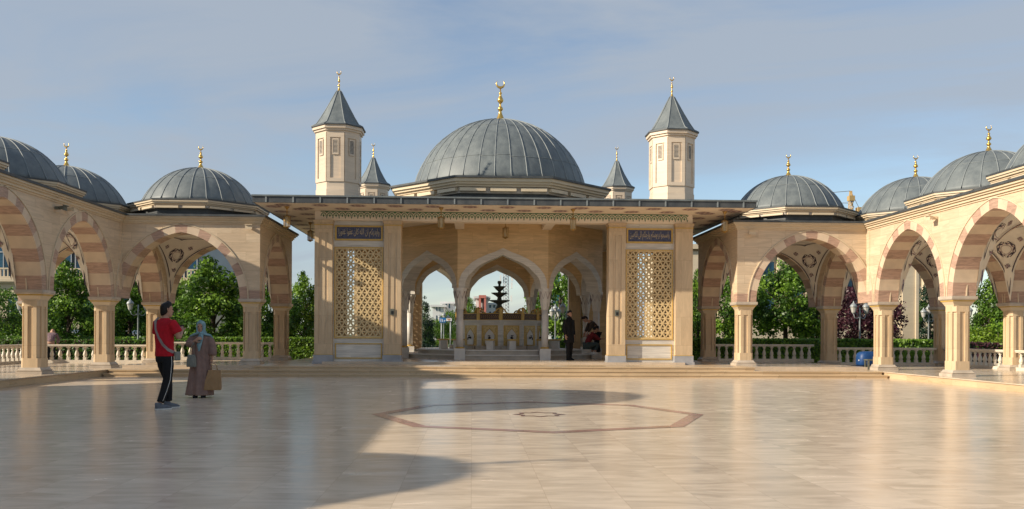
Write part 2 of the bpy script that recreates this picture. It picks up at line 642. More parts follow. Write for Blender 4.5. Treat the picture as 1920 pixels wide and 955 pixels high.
def column(x, y, zf, root):
    mb = MB()
    zb, zt = zf + 0.17, 2.13
    mb.prism(chamfered(x, y, 0.44, 0.085), zf + 0.40, zt, 0)                       # core
    mb.prism(chamfered(x, y, 0.50, 0.06), zb, zf + 0.42, 0)                         # foot block
    mb.prism(chamfered(x, y, 0.495, 0.075), zt - 0.16, zt, 0)                       # neck block
    for dx, dy in ((1, 0), (-1, 0), (0, 1), (0, -1)):                               # fillets that leave a sunk panel on each face
        for q in (-0.115, 0.115):
            a, b = 0.218, 0.248
            if dx:
                mb.box(x + dx * a, x + dx * b, y + q - 0.045, y + q + 0.045, zf + 0.41, zt - 0.15, 0)
            else:
                mb.box(x + q - 0.045, x + q + 0.045, y + dy * a, y + dy * b, zf + 0.41, zt - 0.15, 0)
    o = mb.build('column', 'column', root)
    mb = MB()
    mb.loft([ring3(square(x, y, 0.47), 2.13), ring3(square(x, y, 0.50), 2.17), ring3(square(x, y, 0.60), 2.25)], 0)
    mb.box(x - 0.315, x + 0.315, y - 0.315, y + 0.315, 2.25, 2.285, 1)
    mb.loft([ring3(square(x, y, 0.65), 2.285), ring3(square(x, y, 0.71), 2.31), ring3(square(x, y, 0.72), 2.34),
             ring3(square(x, y, 0.72), ZC - 0.002)], 2)
    mb.build('capital', ['trim', 'goldpaint', 'plinth'], o)
    mb = MB()
    mb.box(x - 0.335, x + 0.335, y - 0.335, y + 0.335, zf - 0.02, zf + 0.075)
    mb.loft([ring3(square(x, y, 0.60), zf + 0.075), ring3(square(x, y, 0.63), zf + 0.10), ring3(square(x, y, 0.56), zf + 0.13),
             ring3(square(x, y, 0.52), zf + 0.175)])
    mb.build('plinth', 'plinth', o)
    return o


def pier(x, y, root):
    mb = MB()
    h = TH / 2
    mb.box(x - h, x + h, y - h, y + h, ZC, ZC + 0.27, 1)
    mb.box(x - h, x + h, y - h, y + h, ZC + 0.27, ZT, 0)
    mb.build('pier', ['sand', 'pink'], root)


def finial(parent, x, y, z, h, wide=1.0):
    """gilded spire: bell, beads and a crescent"""
    mb = MB()
    k = h
    prof = [(0.17, 0.0), (0.165, 0.02), (0.11, 0.10), (0.06, 0.20), (0.038, 0.26), (0.05, 0.275), (0.08, 0.305), (0.085, 0.335), (0.06, 0.37),
            (0.028, 0.395), (0.028, 0.46), (0.05, 0.475), (0.095, 0.52), (0.09, 0.56), (0.05, 0.63), (0.028, 0.68), (0.04, 0.695), (0.05, 0.715),
            (0.04, 0.735), (0.02, 0.75), (0.018, 0.86)]
    mb.lathe([(r * k * wide, zz * k) for r, zz in prof], 16, (x, y, z), 0)
    R = 0.10 * k
    pts, rs = [], []
    for i in range(15):
        a = PI * 1.5 + (i - 7) / 7 * 2.35
        pts.append((x + R * math.cos(a), y, z + 0.86 * k + R + R * math.sin(a)))
        rs.append(max(0.003, 0.036 * k * (1 - abs(i - 7) / 7.3)))
    mb.tube(pts, rs, 8, 0)
    mb.build('finial', 'gold', parent)


def ribbed_dome(name, root, cx, cy, R, zc, zbase, nrib, seams, rr):
    mb = MB()
    b0 = math.asin((zbase - zc) / R)
    n = 16
    prof = [(R * math.cos(b0 + (PI / 2 - b0) * i / n) + 1e-4, zc + R * math.sin(b0 + (PI / 2 - b0) * i / n)) for i in range(n + 1)]
    mb.lathe(prof, 96 if R > 3 else 72, (cx, cy, 0), 0)
    for k in range(nrib):
        a = 2 * PI * (k + 0.5) / nrib
        pts = []
        for i in range(15):
            b = b0 + (PI / 2 - 0.05 - b0) * i / 14
            r = R * math.cos(b) + (0.05 if i == 0 else 0)
            pts.append((cx + r * math.cos(a), cy + r * math.sin(a), zc + R * math.sin(b) + (0.008)))
        mb.tube(pts, rr, 6, 1)
    for sfrac in seams:
        b = b0 + (PI / 2 - b0) * sfrac
        for k in range(nrib):                                                   # lapped sheets: each seam a little higher or lower
            db = rnd.uniform(-0.012, 0.012)
            pts = []
            for i in range(5):
                a = 2 * PI * (k + 0.5 + i / 4) / nrib
                pts.append((cx + (R + .004) * math.cos(b + db) * math.cos(a), cy + (R + .004) * math.cos(b + db) * math.sin(a), zc + R * math.sin(b + db)))
            mb.tube(pts, rr * 0.45, 5, 1)
    return mb.build(name, ['lead', 'leadrib', 'leaddark'], root)


def dome_bay(cx, cy, root, dz=0.0):
    """octagonal drum and lead dome on the roof of one bay"""
    mb = MB()
    mb.prism(ngon(cx, cy, 1.93), 5.07, 5.21, 1)  # drum foot coloured dark to stand for the shade below the blocks
    mb.prism(ngon(cx, cy, 2.03), 5.21, 5.30, 2)
    poly = ngon(cx, cy, 2.10)
    for i in range(8):                                                          # two plain blocks on each side
        a, b = Vector(poly[i]), Vector(poly[(i + 1) % 8])
        for f0, f1 in ((0.05, 0.46), (0.54, 0.95)):
            p, q = a.lerp(b, f0), a.lerp(b, f1)
            nrm = (Vector((cx, cy)) - (a + b) / 2).normalized() * 0.12
            mb.prism([tuple(p), tuple(q), tuple(q + nrm), tuple(p + nrm)], 5.205, 5.275, 0)
    mb.prism(ngon(cx, cy, 2.07), 5.30, 5.345, 0)
    mb.prism(ngon(cx, cy, 2.12), 5.345, 5.40, 0)
    mb.prism(ngon(cx, cy, 2.155), 5.40, 5.455, 0)
    mb.prism(ngon(cx, cy, 2.17), 5.455, 5.50, 1)
    if dz:
        mb.v = [(x, y, z + dz) for x, y, z in mb.v]
        mb.prism(ngon(cx, cy, 1.92), 5.065, 5.08 + dz, 1)
    mb.build('drum', ['trim', 'leaddark', 'plinth'], root)
    o = ribbed_dome('dome', root, cx, cy, 2.056, 4.80 + dz, 5.49 + dz, 24, (0.42,), 0.016)
    finial(o, cx, cy, 6.835 + dz, 0.80)
    return o


def pendentive_fn(cx, cy, hx, hy):
    """surface from the arches of a bay up to its ring: S(angle, t)"""
    ring_r, zr = 1.62, 4.742

    def ahgt(s, h):
        hs, rise = 1.86, 2.12
        R = (rise * rise + hs * hs) / (2 * hs)
        c = hs - R
        x = min(abs(s) * 1.0, hs)
        return ZC + math.sqrt(max(0, R * R - (x - c) ** 2)) + 0.01

    def S(a, t):
        ca, sa = math.cos(a), math.sin(a)
        k = min(hx / max(1e-6, abs(ca)), hy / max(1e-6, abs(sa)))
        bx, by = k * ca, k * sa
        zb = ahgt(by if abs(abs(bx) - hx) < 1e-6 else bx, 0)
        px, py = ring_r * ca, ring_r * sa
        e = t
        x, y = bx + (px - bx) * e, by + (py - by) * e
        z = zb + (zr - zb) * (1 - (1 - t) ** 1.35)
        return Vector((cx + x, cy + y, z))
    return S


def pendentives(cx, cy, hx, hy, root):
    S = pendentive_fn(cx, cy, hx, hy)
    NA, NT = 96, 8
    mb = MB()
    vs = [S(2 * PI * (i + 0.0) / NA, j / NT) for j in range(NT + 1) for i in range(NA)]
    fs = [(j * NA + i, j * NA + (i + 1) % NA, (j + 1) * NA + (i + 1) % NA, (j + 1) * NA + i) for j in range(NT) for i in range(NA)]
    mb.add(vs, fs, 0, True)
    top = [(S(2 * PI * i / NA, 1)) for i in range(NA)]
    mb.add(top, [tuple(range(NA))], 0)
    o = mb.build('vault', ['white'], root, recalc=False)

    tree = BVHTree.FromPolygons(vs, fs)
    # painted lines and rosettes, a little off the plaster
    mb = MB()

    def off(p, a):
        c = Vector((cx, cy, p.z - 0.8))
        return p + (c - p).normalized() * 0.045
    for q in range(4):
        lo, hi = q * PI / 2, (q + 1) * PI / 2
        mid = (lo + hi) / 2
        for side in (0, 1):                                                     # navy line along both arches
            pa, pb = [], []
            for i in range(25):
                a = mid + (i / 24) * (PI / 4 - 0.02) * (1 if side else -1)
                d0 = 0.075 + 0.02 * (i / 24)
                pa.append(off(S(a, d0), a))
                pb.append(off(S(a, d0 + 0.045), a))
            n = len(pa)
            mb.add(pa + pb, [(i, i + 1, n + i + 1, n + i) for i in range(n - 1)], 0)
        pa = [off(S(lo + (hi - lo) * (0.2 + 0.6 * i / 20), 0.90), 0) for i in range(21)]
        pb = [off(S(lo + (hi - lo) * (0.2 + 0.6 * i / 20), 0.93), 0) for i in range(21)]
        mb.add(pa + pb, [(i, i + 1, 21 + i + 1, 21 + i) for i in range(20)], 0)
        rad = 2.1
        hgt = (S(mid, 1) - S(mid, 0)).length

        c0 = S(mid, 0.60)
        e2 = (S(mid, 0.72) - S(mid, 0.48)).normalized()
        e1 = Vector((-math.sin(mid), math.cos(mid), 0))
        nn = e1.cross(e2)
        if nn.dot(Vector((cx, cy, c0.z)) - c0) < 0:
            nn = -nn

        def dec(u, v, u0, v0):
            p = c0 + e1 * (u0 + u) + e2 * ((v0 - 0.60) * 2.3 + v) + nn * 0.6
            hit = tree.ray_cast(p, -nn)
            return (hit[0] if hit[0] is not None else p - nn * 0.6) + nn * 0.016

        def blob(cu, cv, ru, rv, rot, u0, v0, m):
            pts = []
            for i in range(8):
                a = 2 * PI * i / 8
                x, y = ru * math.cos(a), rv * math.sin(a)
                pts.append(dec(cu + x * math.cos(rot) - y * math.sin(rot), cv + x * math.sin(rot) + y * math.cos(rot), u0, v0))
            mb.add(pts, [tuple(range(8))], m)

        def annulus(r0, r1, n, u0, v0, m):
            pts = [dec(r * math.cos(2 * PI * i / n + .39), r * math.sin(2 * PI * i / n + .39), u0, v0) for r in (r0, r1) for i in range(n)]
            mb.add(pts, [(i, (i + 1) % n, n + (i + 1) % n, n + i) for i in range(n)], m)
        v0 = 0.60
        annulus(0.262, 0.288, 8, 0, v0, 0)
        for i in range(8):                                                      # wreath of eight leaf pairs
            a = 2 * PI * i / 8
            blob(0.225 * math.cos(a), 0.225 * math.sin(a), 0.08, 0.028, a + PI / 2 + 0.45, 0, v0, 0)
            blob(0.20 * math.cos(a + .39), 0.20 * math.sin(a + .39), 0.05, 0.018, a + .39 + PI / 2 - 0.5, 0, v0, 1)
        annulus(0.145, 0.158, 16, 0, v0, 1)
        for u0, v1 in ((0.0, 0.36), (-0.44, 0.74), (0.44, 0.74)):               # small rosettes
            for i in range(4):
                a = 2 * PI * i / 4
                blob(0.045 * math.cos(a), 0.045 * math.sin(a), 0.034, 0.026, a, u0, v1, 1)
            annulus(0.082, 0.094, 4, u0, v1, 0)
    mb.build('painted_ornament', ['navy', 'purple'], o, recalc=False)
    return o


def lshape(s, yend, d, z0, z1, mb, m, yfar=None):
    """roof outline of one gallery, grown outwards by d: wing plus the bay beside the pavilion"""
    pin, pout = PF - d, P1 + TH / 2 + d
    pe = P2 - TH / 2 - d
    yf, yb = YF + DF - d, YB + TH / 2 + d
    pts = [(pin, yend - d), (pout, yend - d), (pout, yb), (pin + 1.0, yb), (pin + 1.0, yb + DF), (pe, yb + DF), (pe, yf), (pin, yf)]
    poly = [(XS[s] + s * p, y) for p, y in pts]
    if s < 0:
        poly = poly[::-1]
    mb.prism(poly, z0, z1, m)


CORNICE = [(0.03, 4.78, 4.83, 0), (0.075, 4.83, 4.90, 0), (0.125, 4.90, 4.95, 0), (0.175, 4.95, 5.005, 0), (0.215, 5.005, 5.07, 1)]


def gallery(s, label, rows):
    """arcaded gallery: s=-1 stands left of the axis, +1 right; rows are the Y of its column rows beyond the corner"""
    root = thing('arcade_gallery', label, 'arcade', (XS[s] + s * (P0 + BAY / 2), Y0 + BAY / 2, 0))
    X = lambda p: XS[s] + s * p
    h = TH / 2
    ys = [YB, Y0] + rows
    for y in ys:
        for p in (P0, P1):
            column(X(p), y, ZA, root)
            pier(X(p), y, root)
    for y in (Y0 + DF, YB + DF):
        column(X(P2), y, ZP, root)
        pier(X(P2), y, root)
    mb = MB()
    mb.box(X(PF - 0.014), X(PF + TH - 0.02), YF + TH - 0.01, YF + DF + TH - 0.004, ZC, ZC + 0.27, 1)
    mb.box(X(PF - 0.014), X(PF + TH - 0.02), YF + TH - 0.01, YF + DF + TH - 0.004, ZC + 0.27, ZT - 0.003, 0)
    mb.build('pier', ['sand', 'pink'], root)
    for a, b in zip(ys[:-1], ys[1:]):                                            # along the wing
        for p in (P0, P1):
            arch_wall((X(p), b + h), (X(p), a - h), root)
    for y in ys:                                                                 # across the wing
        arch_wall((X(P0 + h), y), (X(P1 - h), y), root)
    for y in (Y0 + DF, YB + DF):                                                 # beside the pavilion
        arch_wall((X(P2 + h), y), (X(P0 - h), y), root)
    arch_wall((X(P2), Y0 + DF + h), (X(P2), YB + DF - h), root)
    mb = MB()
    for dd, z0, z1, m in CORNICE:
        lshape(s, rows[-1] - h, dd, z0, z1, mb, m)
    mb.build('roof_cornice', ['trim', 'leaddark'], root)
    ci = BAY / 2 - h - 0.01
    for a, b in zip(ys[:-1], ys[1:]):
        cx, cy = X(P0 + BAY / 2), (a + b) / 2
        pendentives(cx, cy, ci + .01, ci + .01, root)
        dome_bay(cx, cy, root)
    cx, cy = X((P0 + P2) / 2), Y0 + DF + BAY / 2
    pendentives(cx, cy, (P0 - P2) / 2 - h, ci + .01, root)
    dome_bay(cx + (-0.13 if s < 0 else 0.08), cy - 0.10, root, 0.13)
    return root


R1 = [Y0 - BAY, Y0 - 2 * BAY]
gal_l = gallery(-1, 'shaded arcade gallery with lead domes behind the man in the red shirt', R1)
gal_r = gallery(1, 'sunlit arcade gallery with lead domes, purple trees behind its arches', R1)


# the wing goes on towards the mosque: a domed hall and two more bays, beside and behind the camera
def far_wing():
    root = thing('domed_hall', 'tall domed hall in the middle of the shaded gallery', 'hall', (XC - P0 - BAY / 2, 13.3, 0))
    xi, xo = XC - PF, XC - (P1 + TH / 2)
    y1, y0 = R1[-1] - TH / 2 - 0.03, 6.85
    mb = MB()
    half = two_centre(1.5, 1.7)
    W = Wall((xi - TH / 2, y0 + 0.7), (xi - TH / 2, y1 - 0.7))
    arch_profile_mesh(W, half, 2.4, 4.78, -TH / 2, TH / 2, mb)
    mb.box(xi - TH, xi, W.A.y, W.A.y + W.L / 2 - 1.5, ZA, 2.4)
    mb.box(xi - TH, xi, W.A.y + W.L / 2 + 1.5, W.B.y, ZA, 2.4)
    mb.box(xo, xo + 0.6, y0 + 0.7, y1 - 0.7, ZA, 4.78)
    mb.box(xo, xi, y0, y0 + 0.7, ZA, 4.78)
    mb.box(xo, xi, y1 - 0.7, y1, ZA, 4.78)
    mb.build('wall', 'sand', root)
    mb = MB()
    for dd, z0, z1, m in CORNICE:
        mb.box(xo - dd, xi + dd, y0 - dd * 0.1, y1 + 0.02 * dd, z0, z1, m)
    mb.build('roof_cornice', ['trim', 'leaddark'], root)
    cx, cy = XC - 15.6, 13.3
    mb = MB()
    mb.prism(ngon(cx, cy, 3.2), 5.07, 5.5, 1)
    mb.prism(ngon(cx, cy, 3.35), 5.5, 5.8, 0)
    mb.prism(ngon(cx, cy, 3.45), 5.8, 5.9, 1)
    mb.build('drum', ['trim', 'leaddark'], root)
    o = ribbed_dome('dome', root, cx, cy, 3.45, 5.55, 5.88, 32, (0.3, 0.6), 0.025)
    root2 = thing('arcade_bays', 'two domed arcade bays beyond the tall hall of the shaded gallery', 'arcade', (XC - P0 - BAY / 2, 4.3, 0))
    X = lambda p: XC - p
    ys = [6.50, 2.15, -2.2]
    for y in ys:
        for p in (P0, P1):
            column(X(p), y, ZA, root2)
            pier(X(p), y, root2)
        arch_wall((X(P0 + TH / 2), y), (X(P1 - TH / 2), y), root2)
    for a, b in zip(ys[:-1], ys[1:]):
        for p in (P0, P1):
            arch_wall((X(p), b + TH / 2), (X(p), a - TH / 2), root2)
        dome_bay(X(P0 + BAY / 2), (a + b) / 2, root2)
    mb = MB()
    for dd, z0, z1, m in CORNICE:
        mb.box(X(P1 + TH / 2 + dd), X(PF - dd), ys[-1] - TH / 2 - dd, ys[0] + TH / 2, z0, z1, m)
    mb.build('roof_cornice', ['trim', 'leaddark'], root2)


far_wing()


# ------------------------------------------------------------------ balustrades
def baluster_mesh():
    mb = MB()
    mb.box(-0.055, 0.055, -0.055, 0.055, 0.0, 0.10)
    mb.lathe([(0.045, 0.10), (0.062, 0.115), (0.045, 0.13), (0.062, 0.155), (0.072, 0.19), (0.066, 0.23), (0.045, 0.30), (0.030, 0.355), (0.028, 0.375),
              (0.052, 0.385), (0.052, 0.40), (0.030, 0.412), (0.034, 0.425), (0.055, 0.435)], 12, (0, 0, 0), 0)
    mb.box(-0.055, 0.055, -0.055, 0.055, 0.435, 0.48)
    return mb


BAL = None


def balustrade(A, B, zf, label):
    global BAL
    A, B = Vector((A[0], A[1], 0)), Vector((B[0], B[1], 0))
    mid = (A + B) / 2
    L = (B - A).length
    ang = math.atan2(B.y - A.y, B.x - A.x)
    root = thing('balustrade', label, 'balustrade', (mid.x, mid.y, zf), 'stone balustrades between the outer columns')
    ORG[root.name] = Vector((0, 0, 0))
    root.rotation_euler = (0, 0, ang)
    mb = MB()
    mb.box(-L / 2, L / 2, -0.11, 0.11, 0.58, 0.615)
    mb.box(-L / 2, L / 2, -0.13, 0.13, 0.615, 0.66)
    mb.build('rail', 'baluster', root)
    mb = MB()
    mb.box(-L / 2, L / 2, -0.12, 0.12, -0.01, 0.10)
    mb.build('base_course', 'baluster', root)
    n = int(round(L / 0.285))
    for i in range(n):
        if BAL is None:
            o = baluster_mesh().build('baluster', 'baluster', root)
            BAL = o.data
        else:
            o = bpy.data.objects.new('baluster', BAL)
            COL.objects.link(o)
            o.parent = root
        o.location = (-L / 2 + (i + 0.5) * L / n, 0, 0.10)
    return root


for s, nm, ref in ((-1, 'shaded gallery', 'the red shirted man'), (1, 'sunlit gallery', 'the blue machine')):
    X = lambda p: XS[s] + s * p
    g = 0.27
    balustrade((X(P2 + g), YB + DF), (X(P0 - g), YB + DF), ZP, 'stone balustrade under the back arch nearest the pavilion in the %s' % nm)
    balustrade((X(P0 + g), YB), (X(P1 - g), YB), ZA, 'stone balustrade closing the back of the corner bay of the %s' % nm)
    balustrade((X(P1), YB - g), (X(P1), Y0 + g), ZA, 'stone balustrade on the outer side of the corner bay of the %s' % nm)
    balustrade((X(P1), Y0 - g), (X(P1), Y0 - BAY + g), ZA, 'stone balustrade between outer columns of the near bay of the %s' % nm)

# ------------------------------------------------------------------ ground, plaza, steps, floors
mb = MB()
mb.box(-400, 400, -200, 900, -1.5, -0.03)
struct('ground', mb, 'grass')
mb = MB()
mb.box(-45, 48, -30, 36.2, -0.5, -0.004)
struct('pavement', mb, 'paving')
mb = MB()
mb.add([(XC - 11.93, -28, 0), (XC + 11.63, -28, 0), (XC + 11.63, 26.5, 0), (XC - 11.93, 26.5, 0)], [(0, 1, 2, 3)])
struct('plaza', mb, 'floor')
for s in (-1, 1):
    mb = MB()
    mb.box(XS[s] + s * 11.93, XS[s] + s * (P1 + 0.62), -28, YB + 0.62, -0.3, ZA - 0.03, 0)
    mb.box(XS[s] + s * 11.90, XS[s] + s * (P1 + 0.66), -28, YB + 0.66, ZA - 0.03, ZA, 1)
    struct('terrace', mb, ['step', 'terrace'])
    mb = MB()
    mb.box(XS[s] + s * 7.2, XS[s] + s * 11.88, YF - 0.04, YB + DF + 0.6, ZA - 0.3, ZP - 0.004, 0)
    struct('gallery_floor', mb, ['terrace'])


def step(x, y0, y1, z0, z1, r=0.0):
    mb = MB()
    mb.box(XC - x, XC + x - r, y0 + 0.02, y1, z0, z1 - 0.035, 0)
    mb.box(XC - x - 0.02, XC + x - r + 0.02, y0, y1, z1 - 0.035, z1, 0)
    struct('steps', mb, ['step'])


step(11.86, 26.10, 33.2, -0.05, 0.10, 0.3)
step(11.85, 26.45, 33.1, 0.10, ZA - 0.002, 0.3)
step(7.7, 26.86, 43.4, 0.11, ZP)
mb = MB()
mb.box(XC - 6.0, XC + 6.0, 28.86, 41.8, ZP - 0.05, ZH)
struct('pavilion_floor', mb, 'terrace')

# inlaid octagon and star
IC = (1.09, 14.15)


def flat_ring(r0, r1, n, a0, z, m, mb, c=IC, star=None):
    pts = []
    for r in (r0, r1):
        for i in range(n):
            a = a0 + 2 * PI * i / n
            k = r * (star if (star and i % 2) else 1)
            pts.append((c[0] + k * math.cos(a), c[1] + k * math.sin(a), z))
    mb.add(pts, [(i, (i + 1) % n, n + (i + 1) % n, n + i) for i in range(n)], m)


mb = MB()
flat_ring(2.47, 2.70, 8, 0, 0.004, 0, mb)
flat_ring(0.34, 0.44, 16, 0, 0.004, 1, mb, star=0.74)
o = mb.build('floor_inlay', ['redmarble', 'darkmarble'])
o['kind'] = 'structure'

# ------------------------------------------------------------------ the pavilion
YP, HP = 29.0, 6.28
YC = YP + HP
pav = thing('ablution_pavilion', 'central fountain pavilion with broad flat eaves, one great lead dome and four spired turrets', 'pavilion', (XC, YC, 0))


def side(k):
    """maps (u along the side, v out of it, z) to the world; side 0 faces the plaza"""
    a = k * PI / 2
    ca, sa = math.cos(a), math.sin(a)

    def f(u, v, z):
        x, y = u, -HP - v
        return (XC + x * ca - y * sa, YC + x * sa + y * ca, z)
    return f


def sbox(mb, f, u0, u1, v0, v1, z0, z1, m=0):
    vs = [f(u, v, z) for z in (z0, z1) for u, v in ((u0, v0), (u1, v0), (u1, v1), (u0, v1))]
    mb.add(vs, [(0, 3, 2, 1), (4, 5, 6, 7), (0, 1, 5, 4), (1, 2, 6, 5), (2, 3, 7, 6), (3, 0, 4, 7)], m)


def frame(mb, f, u0, u1, v0, v1, z0, z1, w, m=0):
    sbox(mb, f, u0, u1, v0, v1, z0, z0 + w, m)
    sbox(mb, f, u0, u1, v0, v1, z1 - w, z1, m)
    sbox(mb, f, u0, u0 + w, v0, v1, z0 + w, z1 - w, m)
    sbox(mb, f, u1 - w, u1, v0, v1, z0 + w, z1 - w, m)


def pillar(f, uc, w, v0, v1, zb, name='pillar'):
    mb = MB()
    h = w / 2
    vi = v1 - 0.03
    sbox(mb, f, uc - h, uc + h, v0, vi, 0.62, 4.86, 0)
    q = 0.135
    sbox(mb, f, uc - h, uc + h, vi, v1, 0.62, 0.98, 0)
    sbox(mb, f, uc - h, uc + h, vi, v1, 4.62, 4.86, 0)
    sbox(mb, f, uc - h, uc - h + q, vi, v1, 0.98, 4.62, 0)
    sbox(mb, f, uc + h - q, uc + h, vi, v1, 0.98, 4.62, 0)
    sbox(mb, f, uc - 0.05, uc + 0.05, vi, v1 - 0.012, 0.98, 4.62, 0)
    o = mb.build(name, 'column', pav)
    mb = MB()
    sbox(mb, f, uc - h - 0.015, uc + h + 0.015, v0 - 0.015, v1 + 0.015, 4.86, 4.895, 1)
    sbox(mb, f, uc - h - 0.005, uc + h + 0.005, v0 - 0.005, v1 + 0.005, 4.895, 4.95, 0)
    sbox(mb, f, uc - h - 0.035, uc + h + 0.035, v0 - 0.03, v1 + 0.035, 4.95, 5.03, 0)
    mb.build('capital', ['column', 'goldpaint'], o)
    mb = MB()
    sbox(mb, f, uc - h - 0.03, uc + h + 0.03, v0 - 0.03, v1 + 0.03, zb, 0.60, 0)
    sbox(mb, f, uc - h - 0.06, uc + h + 0.06, v0 - 0.06, v1 + 0.06, zb - 0.02, zb + 0.09, 0)
    sbox(mb, f, uc - h - 0.02, uc + h + 0.02, v0 - 0.02, v1 + 0.02, 0.60, 0.62, 1)
    mb.build('plinth', ['bluemarble', 'goldpaint'], o)
    return o


def clip(n, c, u0, u1, z0, z1):
    """segment of the line n.p = c inside a rectangle"""
    pts = []
    for uu in (u0, u1):
        if abs(n[1]) > 1e-6:
            z = (c - n[0] * uu) / n[1]
            if z0 - 1e-6 <= z <= z1 + 1e-6:
                pts.append((uu, z))
    for zz in (z0, z1):
        if abs(n[0]) > 1e-6:
            u = (c - n[1] * zz) / n[0]
            if u0 - 1e-6 <= u <= u1 + 1e-6:
                pts.append((u, zz))
    if len(pts) < 2:
        return None
    a = min(pts)
    b = max(pts)
    if abs(a[0] - b[0]) < 1e-6:
        a, b = min(pts, key=lambda q: q[1]), max(pts, key=lambda q: q[1])
    if math.hypot(a[0] - b[0], a[1] - b[1]) < 0.02:
        return None
    return a, b


def lattice(f, u0, u1, z0, z1, v):
    """triangular stone lattice with a star at each crossing"""
    mb = MB()
    hgt = (z1 - z0) / 18.0
    sidel = hgt / math.sin(PI / 3)
    um = (u0 + u1) / 2
    w = 0.0225
    for fam, ang in enumerate((0.0, PI / 3, 2 * PI / 3)):
        n = (-math.sin(ang), math.cos(ang))
        base = n[0] * um + n[1] * z0
        dp = 0.045 + fam * 0.004
        for k in range(-40, 41):
            sg = clip(n, base + k * hgt, u0, u1, z0, z1)
            if not sg:
                continue
            a, b = sg
            vs = []
            for vv in (v - dp, v + dp):
                for p, s2 in ((a, -1), (b, -1), (b, 1), (a, 1)):
                    vs.append(f(p[0] + n[0] * w * s2, vv, p[1] + n[1] * w * s2))
            mb.add(vs, [(0, 3, 2, 1), (4, 5, 6, 7), (0, 1, 5, 4), (1, 2, 6, 5), (2, 3, 7, 6), (3, 0, 4, 7)], 0)
    for j in range(0, 19):
        for i in range(-10, 11):
            u = um + i * sidel + (0.5 * sidel if j % 2 else 0)
            z = z0 + j * hgt
            if u0 + 0.03 < u < u1 - 0.03 and z0 + 0.03 < z < z1 - 0.03:
                vs = []
                for vv in (v - 0.06, v + 0.06):
                    for q in range(6):
                        a = PI / 6 + q * PI / 3
                        vs.append(f(u + 0.040 * math.cos(a), vv, z + 0.040 * math.sin(a)))
                mb.add(vs, [tuple(range(5, -1, -1)), tuple(range(6, 12))] + [(q, (q + 1) % 6, 6 + (q + 1) % 6, 6 + q) for q in range(6)], 0)
    return mb.build('lattice_panel', 'lattice', pav)


# Arabic: letters in their joined forms, set from right to left
AR = {'ا': ('\ufe8d', '\ufe8e', None, None), 'ب': '\ufe8f\ufe90\ufe91\ufe92', 'ج': '\ufe9d\ufe9e\ufe9f\ufea0', 'ح': '\ufea1\ufea2\ufea3\ufea4',
      'د': ('\ufea9', '\ufeaa', None, None), 'ر': ('\ufead', '\ufeae', None, None), 'س': '\ufeb1\ufeb2\ufeb3\ufeb4', 'ع': '\ufec9\ufeca\ufecb\ufecc',
      'غ': '\ufecd\ufece\ufecf\ufed0', 'ف': '\ufed1\ufed2\ufed3\ufed4', 'ك': '\ufed9\ufeda\ufedb\ufedc', 'ل': '\ufedd\ufede\ufedf\ufee0',
      'م': '\ufee1\ufee2\ufee3\ufee4', 'ن': '\ufee5\ufee6\ufee7\ufee8', 'ه': '\ufee9\ufeea\ufeeb\ufeec', 'و': ('\ufeed', '\ufeee', None, None),
      'ى': ('\ufeef', '\ufef0', None, None), 'ي': '\ufef1\ufef2\ufef3\ufef4', 'ء': ('\ufe80', None, None, None)}


def shape_arabic(t):
    outp = []
    for i, ch in enumerate(t):
        if ch == ' ':
            outp.append(' ')
            continue
        fm = AR[ch]
        prv = t[i - 1] if i else ' '
        nxt = t[i + 1] if i + 1 < len(t) else ' '
        jp = prv in AR and AR[prv][2] is not None and fm[1] is not None
        jn = nxt in AR and AR[nxt][1] is not None and fm[2] is not None
        outp.append(fm[3] if jp and jn else fm[2] if jn else fm[1] if jp else fm[0])
    return ''.join(reversed(outp))


def inscription(f, uc, zc, w, h, v, text, parent):
    cu = bpy.data.curves.new('lettering', 'FONT')
    cu.body = shape_arabic(text)
    cu.extrude = 0.0
    tmp = bpy.data.objects.new('lettering_tmp', cu)
    COL.objects.link(tmp)
    bpy.context.view_layer.update()
    me = bpy.data.meshes.new_from_object(tmp.evaluated_get(bpy.context.evaluated_depsgraph_get()))
    xs = [q.co.x for q in me.vertices]
    ys = [q.co.y for q in me.vertices]
    x0, x1, y0, y1 = min(xs), max(xs), min(ys), max(ys)
    mb = MB()
    vs = [f(uc - w / 2 + (q.co.x - x0) / (x1 - x0) * w, v, zc - h / 2 + (q.co.y - y0) / (y1 - y0) * h) for q in me.vertices]
    mb.add(vs, [tuple(p.vertices) for p in me.polygons], 0)
    bpy.data.objects.remove(tmp)
    bpy.data.meshes.remove(me)
    mb.build('lettering', 'letter', parent, recalc=False)


